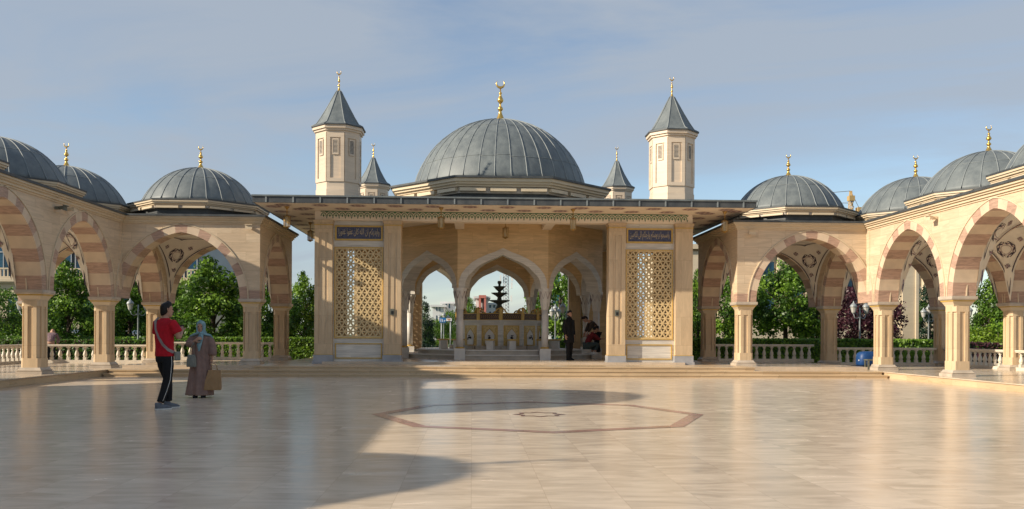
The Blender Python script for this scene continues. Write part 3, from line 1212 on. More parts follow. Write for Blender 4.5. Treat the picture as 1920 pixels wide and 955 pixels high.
TXT = {-1: 'وايديكم ان الله كان عفوا غفورا', 1: 'وامسحوا برءوسكم وارجلكم الى الكعبين'}
for k in range(4):
    f = side(k)
    # corner pillar (one per corner) and the pillars of the opening
    pillar(f, -5.99, 0.58, -0.58, 0.0, ZP)
    for sg in (-1, 1):
        p = pillar(f, sg * 3.73, 0.56, -0.50, 0.0, ZP)
        if k == 0:
            mb = MB()
            sbox(mb, f, sg * 3.73 - 0.065, sg * 3.73 + 0.065, -0.03, 0.03, 1.92, 2.12, 0)
            sbox(mb, f, sg * 3.73 - 0.035, sg * 3.73 + 0.035, 0.03, 0.036, 1.95, 2.05, 1)
            mb.build('socket_box', ['bronze', 'black'], p)
        ua, ub = sorted((sg * 4.0, sg * 5.71))
        uc = (ua + ub) / 2
        la, lb = uc - 0.755, uc + 0.755
        mb = MB()                                                                # marble wall round the lattice
        sbox(mb, f, ua, ub, -0.42, -0.20, ZP, 1.14, 0)
        sbox(mb, f, ua, ub, -0.42, -0.20, 4.17, 5.03, 0)
        sbox(mb, f, ua, la - 0.05, -0.42, -0.20, 1.14, 4.17, 0)
        sbox(mb, f, lb + 0.05, ub, -0.42, -0.20, 1.14, 4.17, 0)
        wl = mb.build('panel_wall', 'marble', pav)
        mb = MB()
        frame(mb, f, la - 0.05, lb + 0.05, -0.36, -0.17, 1.14, 4.17, 0.03, 0)
        frame(mb, f, la - 0.02, lb + 0.02, -0.35, -0.185, 1.17, 4.14, 0.035, 1)
        mb.build('lattice_frame', ['goldpaint', 'lattice'], wl)
        lattice(f, la + 0.015, lb - 0.015, 1.205, 4.105, -0.27)
        mb = MB()
        frame(mb, f, la - 0.02, lb + 0.02, -0.20, -0.175, 0.47, 0.98, 0.035, 0)
        mb.build('panel_frame', 'goldpaint', wl)
        if k == 0:
            mb = MB()
            sbox(mb, f, la + 0.02, lb - 0.02, -0.20, -0.185, 4.43, 4.83, 1)
            frame(mb, f, la - 0.03, lb + 0.03, -0.20, -0.155, 4.38, 4.88, 0.055, 0)
            pn = mb.build('inscription_panel', ['goldpaint', 'bluepanel'], pav)
            inscription(f, uc, 4.63, 1.34, 0.31, -0.182, TXT[sg], pn)
    mb = MB()                                                                    # beam over the side
    e = 6.28 if k % 2 == 0 else 5.70
    sbox(mb, f, -e, e, -0.52, -0.06, 5.03, 5.34, 0)
    fr = mb.build('beam', 'plaster', pav)
    mb = MB()                                                                    # painted border
    nmot = 60
    pitch = 12.2 / nmot
    v = -0.054
    e = 6.1

    def q(pts, m):
        mb.add([f(u, v, 5.335 - (5.335 - z) * 1.28) for u, z in pts], [tuple(range(len(pts)))], m)
    q([(-e, 5.315), (e, 5.315), (e, 5.335), (-e, 5.335)], 0)
    for i in range(nmot):
        u = -e + (i + 0.5) * pitch
        for r0, r1, m in ((0.078, 0.100, 0), (0.055, 0.074, 1)):
            n = 8
            pa = [(u + r1 * math.cos(PI * j / n), 5.20 + r1 * math.sin(PI * j / n)) for j in range(n + 1)]
            pb = [(u + r0 * math.cos(PI * j / n), 5.20 + r0 * math.sin(PI * j / n)) for j in range(n + 1)]
            mb.add([f(a, v, 5.335 - (5.335 - z) * 1.28) for a, z in pa + pb], [(j, j + 1, n + 1 + j + 1, n + 1 + j) for j in range(n)], m)
        q([(u, 5.175), (u + 0.035, 5.215), (u, 5.255), (u - 0.035, 5.215)], 0)
        uu = u + pitch / 2
        q([(uu - 0.055, 5.315), (uu, 5.275), (uu + 0.055, 5.315)], 0)
        q([(uu - 0.028, 5.20), (uu, 5.13), (uu + 0.028, 5.20), (uu, 5.185)], 0)
    mb.build('painted_border', ['green', 'palegreen'], fr, recalc=False)

# inner walls of the four corner rooms, each with one tall slit
for k in (0, 2):
    f = side(k)
    for sg in (-1, 1):
        mb = MB()
        lo, hi = (4.80, 5.45) if sg > 0 else (5.16, 5.54)
        for ua, ub, z0, z1 in ((4.01, lo, ZH - 0.02, 5.03), (hi, 6.0, ZH - 0.02, 5.03), (lo, hi, 4.25, 5.03)):
            a, b = sorted((sg * ua, sg * ub))
            sbox(mb, f, a, b, -2.45, -2.25, z0, z1, 0)
        mb.build('inner_wall', 'ochre', pav)

# eaves
EH = 7.90
mb = MB()
mb.box(XC - EH + 0.05, XC + EH - 0.05, YC - EH + 0.05, YC + EH - 0.05, 5.342, 5.44)
sof = mb.build('soffit', 'plaster', pav)
mb = MB()


def lens(x, y, rx, ry, z=5.338):
    for sc_, m in ((1.0, 0), (0.80, 1), (0.55, 0), (0.30, 1)):
        n = 16
        pts = [(x + rx * sc_ * math.cos(2 * PI * j / n) * (1 if j % 2 == 0 else 0.84), y + ry * sc_ * math.sin(2 * PI * j / n) * (1 if j % 2 == 0 else 0.84),
                z - (1 - sc_) * 0.004) for j in range(n)]
        mb.add(pts, [tuple(range(n))], m)


for k in range(4):
    f = side(k)
    for row, v in enumerate((1.15, 0.42)):
        for i in range(-6, 7):
            u = (i + (0.5 if row else 0)) * 1.18
            if abs(u) < 7.6:
                p = f(u, v, 0)
                lens(p[0], p[1], 0.29, 0.29)
mb.build('painted_ornament', ['mauve', 'purple'], sof, recalc=False)
mb = MB()
for k in range(4):
    f = side(k)
    e = EH - HP
    hw = EH if k % 2 == 0 else EH - 0.06
    sbox(mb, f, -hw, hw, e - 0.06, e, 5.345, 5.535, 0)
    sbox(mb, f, -hw - (0.03 if k % 2 == 0 else 0), hw + (0.03 if k % 2 == 0 else 0), e - 0.10, e + 0.035, 5.535, 5.585, 1)
    n = 19
    for i in range(n):
        u = -EH + (i + 0.5) * 2 * EH / n
        sbox(mb, f, u - 0.022, u + 0.022, e, e + 0.022, 5.35, 5.535, 2)
mb.build('fascia', ['leaddark', 'lead', 'leadrib'], pav)
mb = MB()
h0, h1 = EH - 0.08, 4.3
mb.loft([[(XC - h0, YC - h0, 5.56), (XC + h0, YC - h0, 5.56), (XC + h0, YC + h0, 5.56), (XC - h0, YC + h0, 5.56)],
         [(XC - h1, YC - h1, 6.10), (XC + h1, YC - h1, 6.10), (XC + h1, YC + h1, 6.10), (XC - h1, YC + h1, 6.10)]], 0)
mb.build('roof', 'lead', pav)

# drum and great dome
mb = MB()
mb.prism(ngon(XC, YC, 3.72), 6.05, 6.42, 1)
mb.prism(ngon(XC, YC, 3.86), 6.36, 6.58, 2)
poly = ngon(XC, YC, 4.02)
for i in range(8):
    a, b = Vector(poly[i]), Vector(poly[(i + 1) % 8])
    for f0, f1 in ((0.03, 0.31), (0.36, 0.64), (0.69, 0.97)):
        p, q_ = a.lerp(b, f0), a.lerp(b, f1)
        nrm = (Vector((XC, YC)) - (a + b) / 2).normalized() * 0.2
        mb.prism([tuple(p), tuple(q_), tuple(q_ + nrm), tuple(p + nrm)], 6.42, 6.54, 0)
mb.prism(ngon(XC, YC, 3.98), 6.58, 6.66, 0)
mb.prism(ngon(XC, YC, 4.08), 6.66, 6.74, 0)
mb.prism(ngon(XC, YC, 4.16), 6.74, 6.86, 0)
mb.prism(ngon(XC, YC, 4.24), 6.86, 6.93, 1)
mb.build('drum', ['trim', 'leaddark', 'plinth'], pav)
dm = ribbed_dome('dome', pav, XC, YC, 3.55, 6.34, 6.92, 36, (0.20, 0.58), 0.019)
finial(dm, XC, YC, 9.86, 1.62, 0.82)


# turrets
def turret(x, y, a=0.705):
    mb = MB()
    mb.prism(ngon(x, y, a + 0.02), 5.7, 6.26, 0)
    mb.prism(ngon(x, y, a), 6.26, 8.15, 0)
    poly = ngon(x, y, a)
    for i in range(8):                                                           # sunk panels, framed
        A, B = Vector(poly[i]), Vector(poly[(i + 1) % 8])
        n = ((A + B) / 2 - Vector((x, y))).normalized()
        for f0, f1, z0, z1 in ((0.0, 0.20, 6.5, 8.15), (0.80, 1.0, 6.5, 8.15), (0.20, 0.80, 6.5, 6.62), (0.20, 0.80, 7.98, 8.15)):
            p, q2 = A.lerp(B, f0), A.lerp(B, f1)
            mb.prism([tuple(p - n * 0.01), tuple(q2 - n * 0.01), tuple(q2 + n * 0.035), tuple(p + n * 0.035)], z0, z1, 0)
    o = mb.build('turret', 'turret', pav)
    for i in range(8):
        mb = MB()
        A, B = Vector(poly[i]), Vector(poly[(i + 1) % 8])
        n = ((A + B) / 2 - Vector((x, y))).normalized()
        for f0, f1, z0, z1, m, pr in ((0.32, 0.68, 7.40, 7.94, 0, 0.014), (0.32, 0.37, 7.40, 7.94, 1, 0.03), (0.63, 0.68, 7.40, 7.94, 1, 0.03),
                                      (0.37, 0.63, 7.40, 7.45, 1, 0.03), (0.37, 0.63, 7.89, 7.94, 1, 0.03)):
            p, q2 = A.lerp(B, f0), A.lerp(B, f1)
            mb.prism([tuple(p - n * 0.01), tuple(q2 - n * 0.01), tuple(q2 + n * pr), tuple(p + n * pr)], z0, z1, m)
        for j in range(10):
            z = 7.455 + j * 0.043
            p, q2 = A.lerp(B, 0.375), A.lerp(B, 0.625)
            mb.add([tuple(p + n * 0.014) + (z + 0.03,), tuple(q2 + n * 0.014) + (z + 0.03,), tuple(q2 + n * 0.03) + (z,), tuple(p + n * 0.03) + (z,)],
                   [(0, 1, 2, 3)], 2)
        mb.build('louvre_window', ['black', 'turret', 'plinth'], o, recalc=False)  # black backing plate paints the shade in the gaps between slats
    mb = MB()
    for aa, z0, z1 in ((a + 0.03, 8.15, 8.21), (a + 0.08, 8.21, 8.28), (a + 0.13, 8.28, 8.38)):
        mb.prism(ngon(x, y, aa), z0, z1, 0)
    mb.prism(ngon(x, y, a + 0.17), 8.38, 8.425, 1)
    mb.build('turret_cornice', ['turret', 'leaddark'], o)
    mb = MB()
    rings = []
    for k, z in ((a + 0.15, 8.425), (a + 0.01, 8.51), (a - 0.135, 8.75), (a - 0.32, 9.10), (0.075, 9.72)):
        rings.append(ring3(ngon(x, y, k), z))
    mb.loft(rings, 0)
    for i in range(8):
        pts = [rings[j][i] for j in range(len(rings))]
        mb.tube(pts, 0.018, 5, 1)
    rf = mb.build('turret_roof', ['lead', 'leadrib'], o)
    # gilded spire is a sub-part of the turret
    finial(o, x, y, 9.68, 0.72, 0.6)
    o.location.z = -0.10


for sx in (-1, 1):
    turret(XC + (5.84 if sx > 0 else -5.70), YC - 5.0)
    turret(XC + sx * 5.80, YC + 6.4, 0.65)

# inner octagon with ogee arches
AO = 3.93
OG = [(1.362, 0.0), (1.36, 0.10), (1.345, 0.22), (1.27, 0.40), (1.10, 0.58), (0.93, 0.75), (0.73, 0.88), (0.50, 0.985), (0.25, 1.085), (0.0, 1.20)]
OGO = [(1.57, 0.0), (1.58, 0.12), (1.56, 0.28), (1.48, 0.50), (1.32, 0.72), (1.12, 0.91), (0.88, 1.06), (0.60, 1.19), (0.30, 1.30), (0.0, 1.44)]
poly = ngon(XC, YC, AO)
for i in range(8):
    A, B = poly[i], poly[(i + 1) % 8]
    W = Wall(A, B, taper=AO)
    if W.n.dot(Vector((XC, YC, 0)) - W.A) > 0:
        W.n = -W.n
    mb = MB()
    arch_profile_mesh(W, OG, 2.95, 5.338, -0.44, 0.0, mb)
    o = mb.build('arch_wall', 'ochre', pav)
    mb = MB()
    c = W.L / 2
    for sgn in (-1, 1):
        rings = []
        for (xi, zi), (xo, zo) in zip(OG, OGO):
            rings.append([W.p(c + sgn * (xi - .006), -0.452, 2.95 + zi), W.p(c + sgn * (xi - .006), 0.014, 2.95 + zi),
                          W.p(c + sgn * xo, 0.014, 2.95 + zo), W.p(c + sgn * xo, -0.452, 2.95 + zo)])
        mb.loft(rings, 0)
    mb.build('arch_border', 'marble', o)
Rv = AO / math.cos(PI / 8) - 0.235
for i in range(8):
    a = PI / 8 + i * PI / 4
    x, y = XC + Rv * math.cos(a), YC + Rv * math.sin(a)
    mb = MB()
    mb.lathe([(0.132, 0.84), (0.130, 1.4), (0.122, 2.18)], 20, (x, y, 0), 0)
    o = mb.build('column', 'white_m', pav)
    mb = MB()                                                                     # lotus capital
    n = 24
    rings = []
    for r, z, wv in ((0.125, 2.18, 0), (0.14, 2.22, 0.008), (0.158, 2.36, 0.022), (0.185, 2.56, 0.022), (0.215, 2.76, 0.015), (0.235, 2.86, 0.0)):
        rings.append([(x + (r + wv * (abs((j % 3) - 1) - 0.5)) * math.cos(2 * PI * j / n + a), y + (r + wv * (abs((j % 3) - 1) - 0.5)) * math.sin(2 * PI * j / n + a), z)
                      for j in range(n)])
    mb.loft(rings, 0)
    pts = [(x + 0.242 * math.cos(2 * PI * j / 16 + a) * (1.0 if j % 2 else 0.86), y + 0.242 * math.sin(2 * PI * j / 16 + a) * (1.0 if j % 2 else 0.86),
            2.84 if j % 2 else 2.58) for j in range(17)]
    mb.tube(pts, 0.009, 5, 1)
    mb.prism(ngon(x, y, 0.24), 2.86, 2.952, 0)
    mb.build('capital', ['white_m', 'purple'], o)
    mb = MB()
    mb.lathe([(0.16, 0.78), (0.172, 0.80), (0.16, 0.82), (0.14, 0.84)], 20, (x, y, 0), 1)
    mb.prism(square(x, y, 0.39), ZH - 0.02, 0.78, 0)
    mb.build('plinth', ['white_m', 'goldpaint'], o)
# ribs that tie the octagon to the beams
for sg in (-1, 1):
    mb = MB()
    x = XC + sg * 1.55
    mb.box(x - 0.16, x + 0.16, YP + 0.55, YC - AO - 0.02, 5.05, 5.338)
    mb.build('ceiling_rib', 'plaster', pav)

# steps of the octagon; darker risers paint in the shade under each nosing
mb = MB()
mb.prism(ngon(XC, YC, 3.62), ZH - 0.02, 0.51, 1)
mb.prism(ngon(XC, YC, 3.67), 0.51, 0.55, 0)
mb.prism(ngon(XC, YC, 3.18), 0.54, 0.68, 1)
mb.prism(ngon(XC, YC, 3.23), 0.68, 0.72, 0)
struct('fountain_steps', mb, ['white_m', 'plinth'])

# ------------------------------------------------------------------ fountain
M['palegold'] = simple('pale_gilding', (0.62, 0.46, 0.20), 0.45, 0.1, var=0.35, scale=26)
ft = thing('ablution_fountain', 'twelve sided marble washing fountain with gilded panels, taps and dark tiered bowls', 'fountain', (XC, YC, 0.72))
AF, NF = 1.62, 12


def ngon12(a):
    R = a / math.cos(PI / NF)
    return [(XC + R * math.cos(2 * PI * j / NF + PI / 2), YC + R * math.sin(2 * PI * j / NF + PI / 2)) for j in range(NF)]


mb = MB()
mb.prism(ngon12(AF), 0.70, 1.72, 0)
mb.prism(ngon12(AF + 0.05), 1.70, 1.76, 0)
mb.prism(ngon12(AF + 0.10), 1.76, 1.84, 0)
mb.build('basin', 'marble', ft)
P = ngon12(AF)
PT = ngon12(AF + 0.05)
for i in range(NF):
    A, B = Vector(P[i]), Vector(P[(i + 1) % NF])
    W = Wall(A, B)
    if W.n.dot(Vector((XC, YC, 0)) - W.A) > 0:
        W.n = -W.n
    c = W.L / 2

    def b2(mb, s0, s1, t0, t1, z0, z1, m):
        vs = [W.p(s, t, z) for z in (z0, z1) for s, t in ((s0, t0), (s1, t0), (s1, t1), (s0, t1))]
        mb.add(vs, [(0, 3, 2, 1), (4, 5, 6, 7), (0, 1, 5, 4), (1, 2, 6, 5), (2, 3, 7, 6), (3, 0, 4, 7)], m)
    mb = MB()
    b2(mb, c - 0.32, c + 0.32, -0.02, 0.012, 0.84, 1.64, 0)
    b2(mb, c - 0.27, c + 0.27, 0.012, 0.02, 0.88, 1.60, 1)
    niche = [(-0.18, 0.88), (0.18, 0.88), (0.21, 1.25), (0.15, 1.36), (0.0, 1.52), (-0.15, 1.36), (-0.21, 1.25)]
    mb.add([W.p(c + u, 0.026, z) for u, z in niche], [tuple(range(7))], 2)
    sp = [(c + u, z) for u, z in niche]
    for (ua, za), (ub, zb) in zip(sp, sp[1:] + sp[:1]):
        mb.tube([W.p(ua, 0.028, za), W.p(ub, 0.028, zb)], 0.012, 5, 0)
    for rr_ in range(3):
        for sgn in (-1, 1):
            mb.tube([W.p(c + sgn * (0.235 - 0.02 * math.sin(t * 3)), 0.024, 0.92 + 0.22 * rr_ + 0.03 * t) for t in range(7)], 0.011, 4, 0)
    pn = mb.build('gilded_panel', ['goldpaint', 'palegold', 'white_m'], ft)
    mb = MB()
    mb.tube([W.p(c, 0.02, 1.16), W.p(c, 0.10, 1.17), W.p(c, 0.15, 1.16), W.p(c, 0.16, 1.08)], [0.028, 0.024, 0.022, 0.02], 8, 0)
    mb.tube([W.p(c, 0.10, 1.16), W.p(c, 0.10, 1.24)], 0.016, 6, 0)
    mb.tube([W.p(c - 0.05, 0.10, 1.245), W.p(c + 0.05, 0.10, 1.245)], 0.014, 6, 0)
    mb.tube([W.p(c, 0.02, 1.16), W.p(c, 0.03, 1.16)], 0.05, 10, 0)
    mb.build('tap', 'black', pn)
    # parapet: carved panel, gilt frame, post with scrolls
    A, B = Vector(PT[i]), Vector(PT[(i + 1) % NF])
    W = Wall(A, B)
    if W.n.dot(Vector((XC, YC, 0)) - W.A) > 0:
        W.n = -W.n
    mb = MB()
    b2(mb, 0.05, W.L - 0.05, -0.05, -0.01, 1.84, 2.10, 1)
    b2(mb, 0.04, W.L - 0.04, -0.06, 0.012, 1.84, 1.865, 0)
    b2(mb, 0.04, W.L - 0.04, -0.06, 0.012, 2.085, 2.115, 0)
    b2(mb, 0.04, 0.075, -0.06, 0.010, 1.865, 2.085, 0)
    b2(mb, W.L - 0.075, W.L - 0.04, -0.06, 0.010, 1.865, 2.085, 0)
    for sgn, s0 in ((1, 0.04), (-1, W.L - 0.04)):
        mb.tube([W.p(s0 + sgn * u, -0.03, 2.115 + z) for u, z in ((0.0, 0.17), (0.06, 0.165), (0.12, 0.13), (0.16, 0.06), (0.20, 0.015), (0.25, 0.008))],
                [0.03, 0.034, 0.032, 0.028, 0.024, 0.015], 6, 0)
        mb.tube([W.p(s0 + sgn * u, -0.03, 2.115 + z) for u, z in ((0.03, 0.02), (0.07, 0.09), (0.10, 0.05))], 0.02, 5, 0)
    for jj in range(9):
        uu = 0.12 + (W.L - 0.24) * jj / 8
        mb.tube([W.p(uu, -0.01, 1.91), W.p(uu + 0.03, -0.004, 1.97), W.p(uu - 0.02, -0.004, 2.04)], 0.006, 4, 0)
    mb.build('parapet_panel', ['goldpaint', 'brownpanel'], ft)
    mb = MB()
    mb.prism([(A.x + dx, A.y + dy) for dx, dy in ((-.05, -.05), (.05, -.05), (.05, .05), (-.05, .05))], 1.84, 2.27, 0)
    mb.ball((A.x, A.y, 2.30), 0.05, 8, 0)
    mb.build('parapet_post', 'goldpaint', ft)
for r, z, hh in ((0.42, 2.62, 0.12), (0.335, 2.92, 0.10), (0.25, 3.18, 0.09)):
    mb = MB()
    mb.lathe([(0.05, -0.16), (0.10, -0.12), (0.16, -0.07), (r * 0.8, -0.01), (r, 0.03), (r, 0.05), (r * 0.9, 0.04), (0.1, 0.0)], 24, (XC, YC, z), 0)
    mb.build('bowl', 'bronze', ft)
mb = MB()
mb.lathe([(0.28, 1.75), (0.26, 1.9), (0.16, 2.0), (0.14, 2.2), (0.17, 2.35), (0.10, 2.45), (0.085, 2.55), (0.12, 2.62), (0.09, 2.72), (0.07, 2.82), (0.1, 2.9), (0.07, 2.98),
          (0.05, 3.08), (0.08, 3.15), (0.05, 3.22), (0.045, 3.30), (0.08, 3.36), (0.085, 3.42), (0.05, 3.45)], 16, (XC, YC, 0), 0)
mb.build('stem', 'bronze', ft)
mb = MB()
TR = [(2.02 * math.cos(2 * PI * j / NF + PI / 2), 2.02 * math.sin(2 * PI * j / NF + PI / 2)) for j in range(NF)]
for i in range(NF):
    A, B = Vector(TR[i]), Vector(TR[(i + 1) % NF])
    A2, B2 = A * 0.93, B * 0.93
    mb.loft([[(XC + p.x, YC + p.y, z) for p in (A.lerp(B, .04), B.lerp(A, .04), B2.lerp(A2, .04), A2.lerp(B2, .04))] for z in (0.715, 0.86)], 0)
mb.build('gutter_kerb', 'plinth', ft)

st = thing('stone_stool', 'square marble washing stool with gold rim', 'stool', (0, 0, 0), 'marble stools round the fountain')
mb = MB()
mb.box(-0.13, 0.13, -0.13, 0.13, 0, 0.34)
mb.build('block', 'white_m', st)
mb = MB()
mb.box(-0.19, 0.19, -0.19, 0.19, 0.34, 0.39)
mb.build('seat', 'goldpaint', st)
first = True
names = {8: 'marble washing stool in front of the fountain below its middle tap', 9: 'marble washing stool standing right of the one at the middle tap'}
LB = ['marble stool behind the fountain, hidden by its parapet', 'marble stool at the far side of the fountain',
      'gold rimmed marble stool farthest out beside the arch with the blue road sign', 'sunlit gold rimmed marble stool seen in the arch with the blue road sign',
      'gold rimmed marble stool just behind the twisted light on the front column', 'gold rimmed marble stool before the sunlit fountain panel',
      'gold rimmed marble stool before the shaded front panel nearer the sunlit one', 'gold rimmed marble stool before the shaded front panel nearer the man in black',
      'gold rimmed marble stool beside the front column near the man in black', 'gold rimmed marble stool by the crouching person',
      'marble stool on the fountain side facing the hedge', 'marble stool at the fountain back near the hedge']
for i in range(NF):
    a = PI / 2 + PI / NF + 2 * PI * i / NF
    p = (XC + 2.32 * math.cos(a), YC + 2.32 * math.sin(a), 0.72)
    if i in (5, 6):
        p = (XC + (0.40 if i == 6 else -0.40), YC - 2.28, 0.72)
    if i in (0, 1, 10, 11):
        continue
    if first:
        st.location = p
        st.rotation_euler = (0, 0, a)
        st['label'] = LB[i]
        first = False
    else:
        dup(st, p, a, LB[i])


# ------------------------------------------------------------------ hanging lanterns
def lantern_proto():
    t = thing('hanging_lantern', '', 'lantern', (0, 0, 0), 'brass lanterns under the eaves')
    mb = MB()
    mb.lathe([(0.10, 0.0), (0.09, -0.03), (0.02, -0.12), (0.015, -0.34)], 10, (0, 0, 0), 0)
    mb.build('hanger', 'brass', t)
    mb = MB()
    mb.lathe([(0.03, -0.33), (0.06, -0.35), (0.15, -0.39), (0.15, -0.405)], 6, (0, 0, 0), 0, smooth=False)
    mb.lathe([(0.13, -0.78), (0.13, -0.80), (0.05, -0.84), (0.02, -0.86)], 6, (0, 0, 0), 0, smooth=False)
    for j in range(6):
        a = 2 * PI * j / 6
        mb.tube([(0.128 * math.cos(a), 0.128 * math.sin(a), -0.79), (0.128 * math.cos(a), 0.128 * math.sin(a), -0.40)], 0.011, 4, 0)
    mb.build('cage', 'brass', t)
    mb = MB()
    mb.lathe([(0.112, -0.78), (0.112, -0.41)], 6, (0, 0, 0), 0, smooth=False)
    mb.build('glass', M['lampglass'], t)
    return t


M['brass'] = simple('aged_brass', (0.38, 0.23, 0.07), 0.4, 0.6, var=0.2, scale=20)
mt, n_, b_ = new_mat('lamp_glass')
b_.inputs['Base Color'].default_value = (0.55, 0.42, 0.22, 1)
b_.inputs['Roughness'].default_value = 0.2
b_.inputs['Alpha'].default_value = 0.55
M['lampglass'] = mt
ln = lantern_proto()
ln.scale = (0.82, 0.82, 0.82)
YE = YC - EH
spots = [(wx(537, 28.2), 28.2, 'brass lantern hanging outside the left corner of the pavilion eaves'),
         (wx(826, 28.05), 28.05, 'brass lantern hanging at the left end of the pavilion opening'),
         (wx(1073.5, 28.05), 28.05, 'brass lantern hanging at the right end of the pavilion opening'),
         (wx(1358, 28.2), 28.2, 'brass lantern hanging outside the right corner, before the sunlit gallery cornice'),
         (wx(947, 30.6), 30.6, 'brass lantern hanging in the middle of the opening, behind the beam'),
         (wx(581, 32.2), 32.2, 'brass lantern half hidden by the left corner pillar')]
for i, (x, y, lb) in enumerate(spots):
    if i == 0:
        ln.location = (x, y, 5.34)
        ln['label'] = lb
    else:
        dup(ln, (x, y, 5.34), 0.2 * i, lb)


# ------------------------------------------------------------------ floodlights on the cornices
def floodlight(loc, rz, label, dark=False):
    t = thing('floodlight', label, 'floodlight', (0, 0, 0), 'floodlights on the gallery walls')
    mb = MB()
    mb.box(-0.04, 0.04, -0.12, 0.0, -0.04, 0.04)
    mb.tube([(0, -0.1, 0), (0, -0.22, -0.02)], 0.02, 6)
    mb.build('bracket', 'bronze' if dark else 'trim', t)
    mb = MB()
    mb.loft([[(-0.11, -0.26, -0.07), (0.11, -0.26, -0.07), (0.11, -0.26, 0.05), (-0.11, -0.26, 0.05)],
             [(-0.08, -0.12, -0.02), (0.08, -0.12, -0.02), (0.08, -0.12, 0.035), (-0.08, -0.12, 0.035)]])
    mb.box(-0.12, 0.12, -0.30, -0.24, 0.05, 0.07)
    mb.build('housing', 'bronze' if dark else 'trim', t)
    t.location = loc
    t.rotation_euler = (0, 0, rz)


floodlight((XC - P2 + 0.02, YF + DF - 0.02, 4.68), 0, 'pale floodlight under the cornice at the corner near the pavilion, shaded gallery')
floodlight((XC + P2 - 0.20, YF + DF - 0.02, 4.66), 0, 'pale floodlight throwing a long shadow on the sunlit gallery wall')
floodlight((XC - PF + 0.02, 23.9, 4.62), PI / 2, 'weathered dark floodlight on the shaded wing wall between two arches', True)
floodlight((XC - PF + 0.02, 24.5, 4.66), PI / 2, 'small pale floodlight beside the weathered one on the shaded wing')
floodlight((XC + PF - 0.32, 24.0, 4.62), -PI / 2, 'pale floodlight between two arches of the sunlit wing')

# ------------------------------------------------------------------ foliage
def leaf_quads(mb, c, rad, n, size, m, squash=0.8, up=0.35):
    for _ in range(n):
        while True:
            q = Vector((rnd.uniform(-1, 1), rnd.uniform(-1, 1), rnd.uniform(-1, 1)))
            if q.length <= 1:
                break
        q = q * (0.55 + 0.45 * q.length)
        p = Vector(c) + Vector((q.x * rad, q.y * rad, q.z * rad * squash))
        nrm = (q + Vector((rnd.gauss(0, .6), rnd.gauss(0, .6), rnd.gauss(0, .6) + up))).normalized()
        t = nrm.cross(Vector((rnd.uniform(-1, 1), rnd.uniform(-1, 1), rnd.uniform(-1, 1))))
        if t.length < 1e-3:
            continue
        t.normalize()
        b = nrm.cross(t)
        s = size * rnd.uniform(0.7, 1.3)
        mb.add([p - t * s * 0.5, p + b * s * 0.36 + t * s * 0.05, p + t * s * 0.6, p - b * s * 0.36 + t * s * 0.05], [(0, 1, 2, 3)], m)


def tree_proto(kind, H, Wd, prof, base, nclump, nleaf, size, mats, crad):
    """kind name; H height, Wd half width of crown; prof(f) half width fraction at height fraction f of the crown"""
    t = thing(kind, '', 'tree', (0, 0, 0))
    mb = MB()
    k = 0
    tries = 0
    while k < nclump and tries < 9000:
        tries += 1
        f = rnd.random()
        pr = prof(f)
        if rnd.random() > pr + 0.15:
            continue
        a = rnd.uniform(0, 2 * PI)
        bump = 1 + 0.34 * mnoise.noise(Vector((math.cos(a) * 1.6, math.sin(a) * 1.6, f * 4 + H)))
        rr = Wd * pr * bump * math.sqrt(rnd.uniform(0.25, 1.0))
        z = base + (H - base) * f
        cr = crad * rnd.uniform(0.7, 1.2) * (0.65 if f > 0.85 else 1)
        m = rnd.choices(range(len(mats)), weights=[5, 3, 3][:len(mats)])[0]
        leaf_quads(mb, (rr * math.cos(a), rr * math.sin(a), z), cr, int(nleaf * (cr / crad) ** 2), size, m)
        k += 1
    mb.build('crown', mats, t, recalc=False)
    mb = MB()
    tr = 0.03 * H
    mb.tube([(0, 0, -0.1), (0.01, 0.0, 0.2), (0.03, 0.02, base), (0.0, 0.04, base + (H - base) * 0.45), (0.02, 0.0, H * 0.86)],
            [tr * 1.35, tr, tr * 0.8, tr * 0.5, 0.01], 9)
    for j in range(9):
        a = j * 2.4
        z0 = base * 0.95 + (H - base) * 0.06 * j
        ln_ = Wd * 0.75 * prof(min(1, 0.1 + 0.08 * j))
        mb.tube([(0, 0.02, z0), (ln_ * .45 * math.cos(a), ln_ * .45 * math.sin(a), z0 + ln_ * 0.35), (ln_ * math.cos(a), ln_ * math.sin(a), z0 + ln_ * 0.75)],
                [tr * 0.45, tr * 0.28, 0.01], 6)
    mb.build('trunk', 'bark', t)
    return t


lin = lambda f: max(0.08, (1 - f) ** 0.72 * (0.55 + 0.45 * min(1, f / 0.16)))
rnd_p = lambda f: max(0.1, math.sin(PI * min(0.97, 0.12 + 0.88 * f)) ** 0.6)
con = lambda f: max(0.05, (1 - f) ** 0.9)
PROTO = {'linden': tree_proto('linden_tree', 5.4, 1.9, lin, 0.75, 128, 84, 0.150, ['leaf1', 'leaf2', 'leaf3'], 0.50),
         'maple': tree_proto('maple_tree', 4.6, 1.9, rnd_p, 1.2, 130, 80, 0.150, ['leaf2', 'leaf1', 'leaf3'], 0.52),
         'plum': tree_proto('purple_plum_tree', 4.4, 2.1, rnd_p, 1.2, 140, 72, 0.14, ['leafp1', 'leafp2'], 0.50),
         'fir': tree_proto('fir_tree', 6.0, 1.7, con, 0.4, 150, 70, 0.13, ['leafc', 'leaf3', 'leafc'], 0.42),
         'park': tree_proto('park_tree', 6.0, 2.6, rnd_p, 0.9, 150, 78, 0.19, ['leaf3', 'leaf1', 'leaf2'], 0.70),
         'lime': tree_proto('lime_green_shrub', 2.0, 1.3, rnd_p, 0.1, 70, 75, 0.12, ['leafl', 'leaf2'], 0.38)}
PH = {'linden': 5.4, 'maple': 4.6, 'plum': 4.4, 'fir': 6.0, 'park': 6.0, 'lime': 2.0}
used = set()


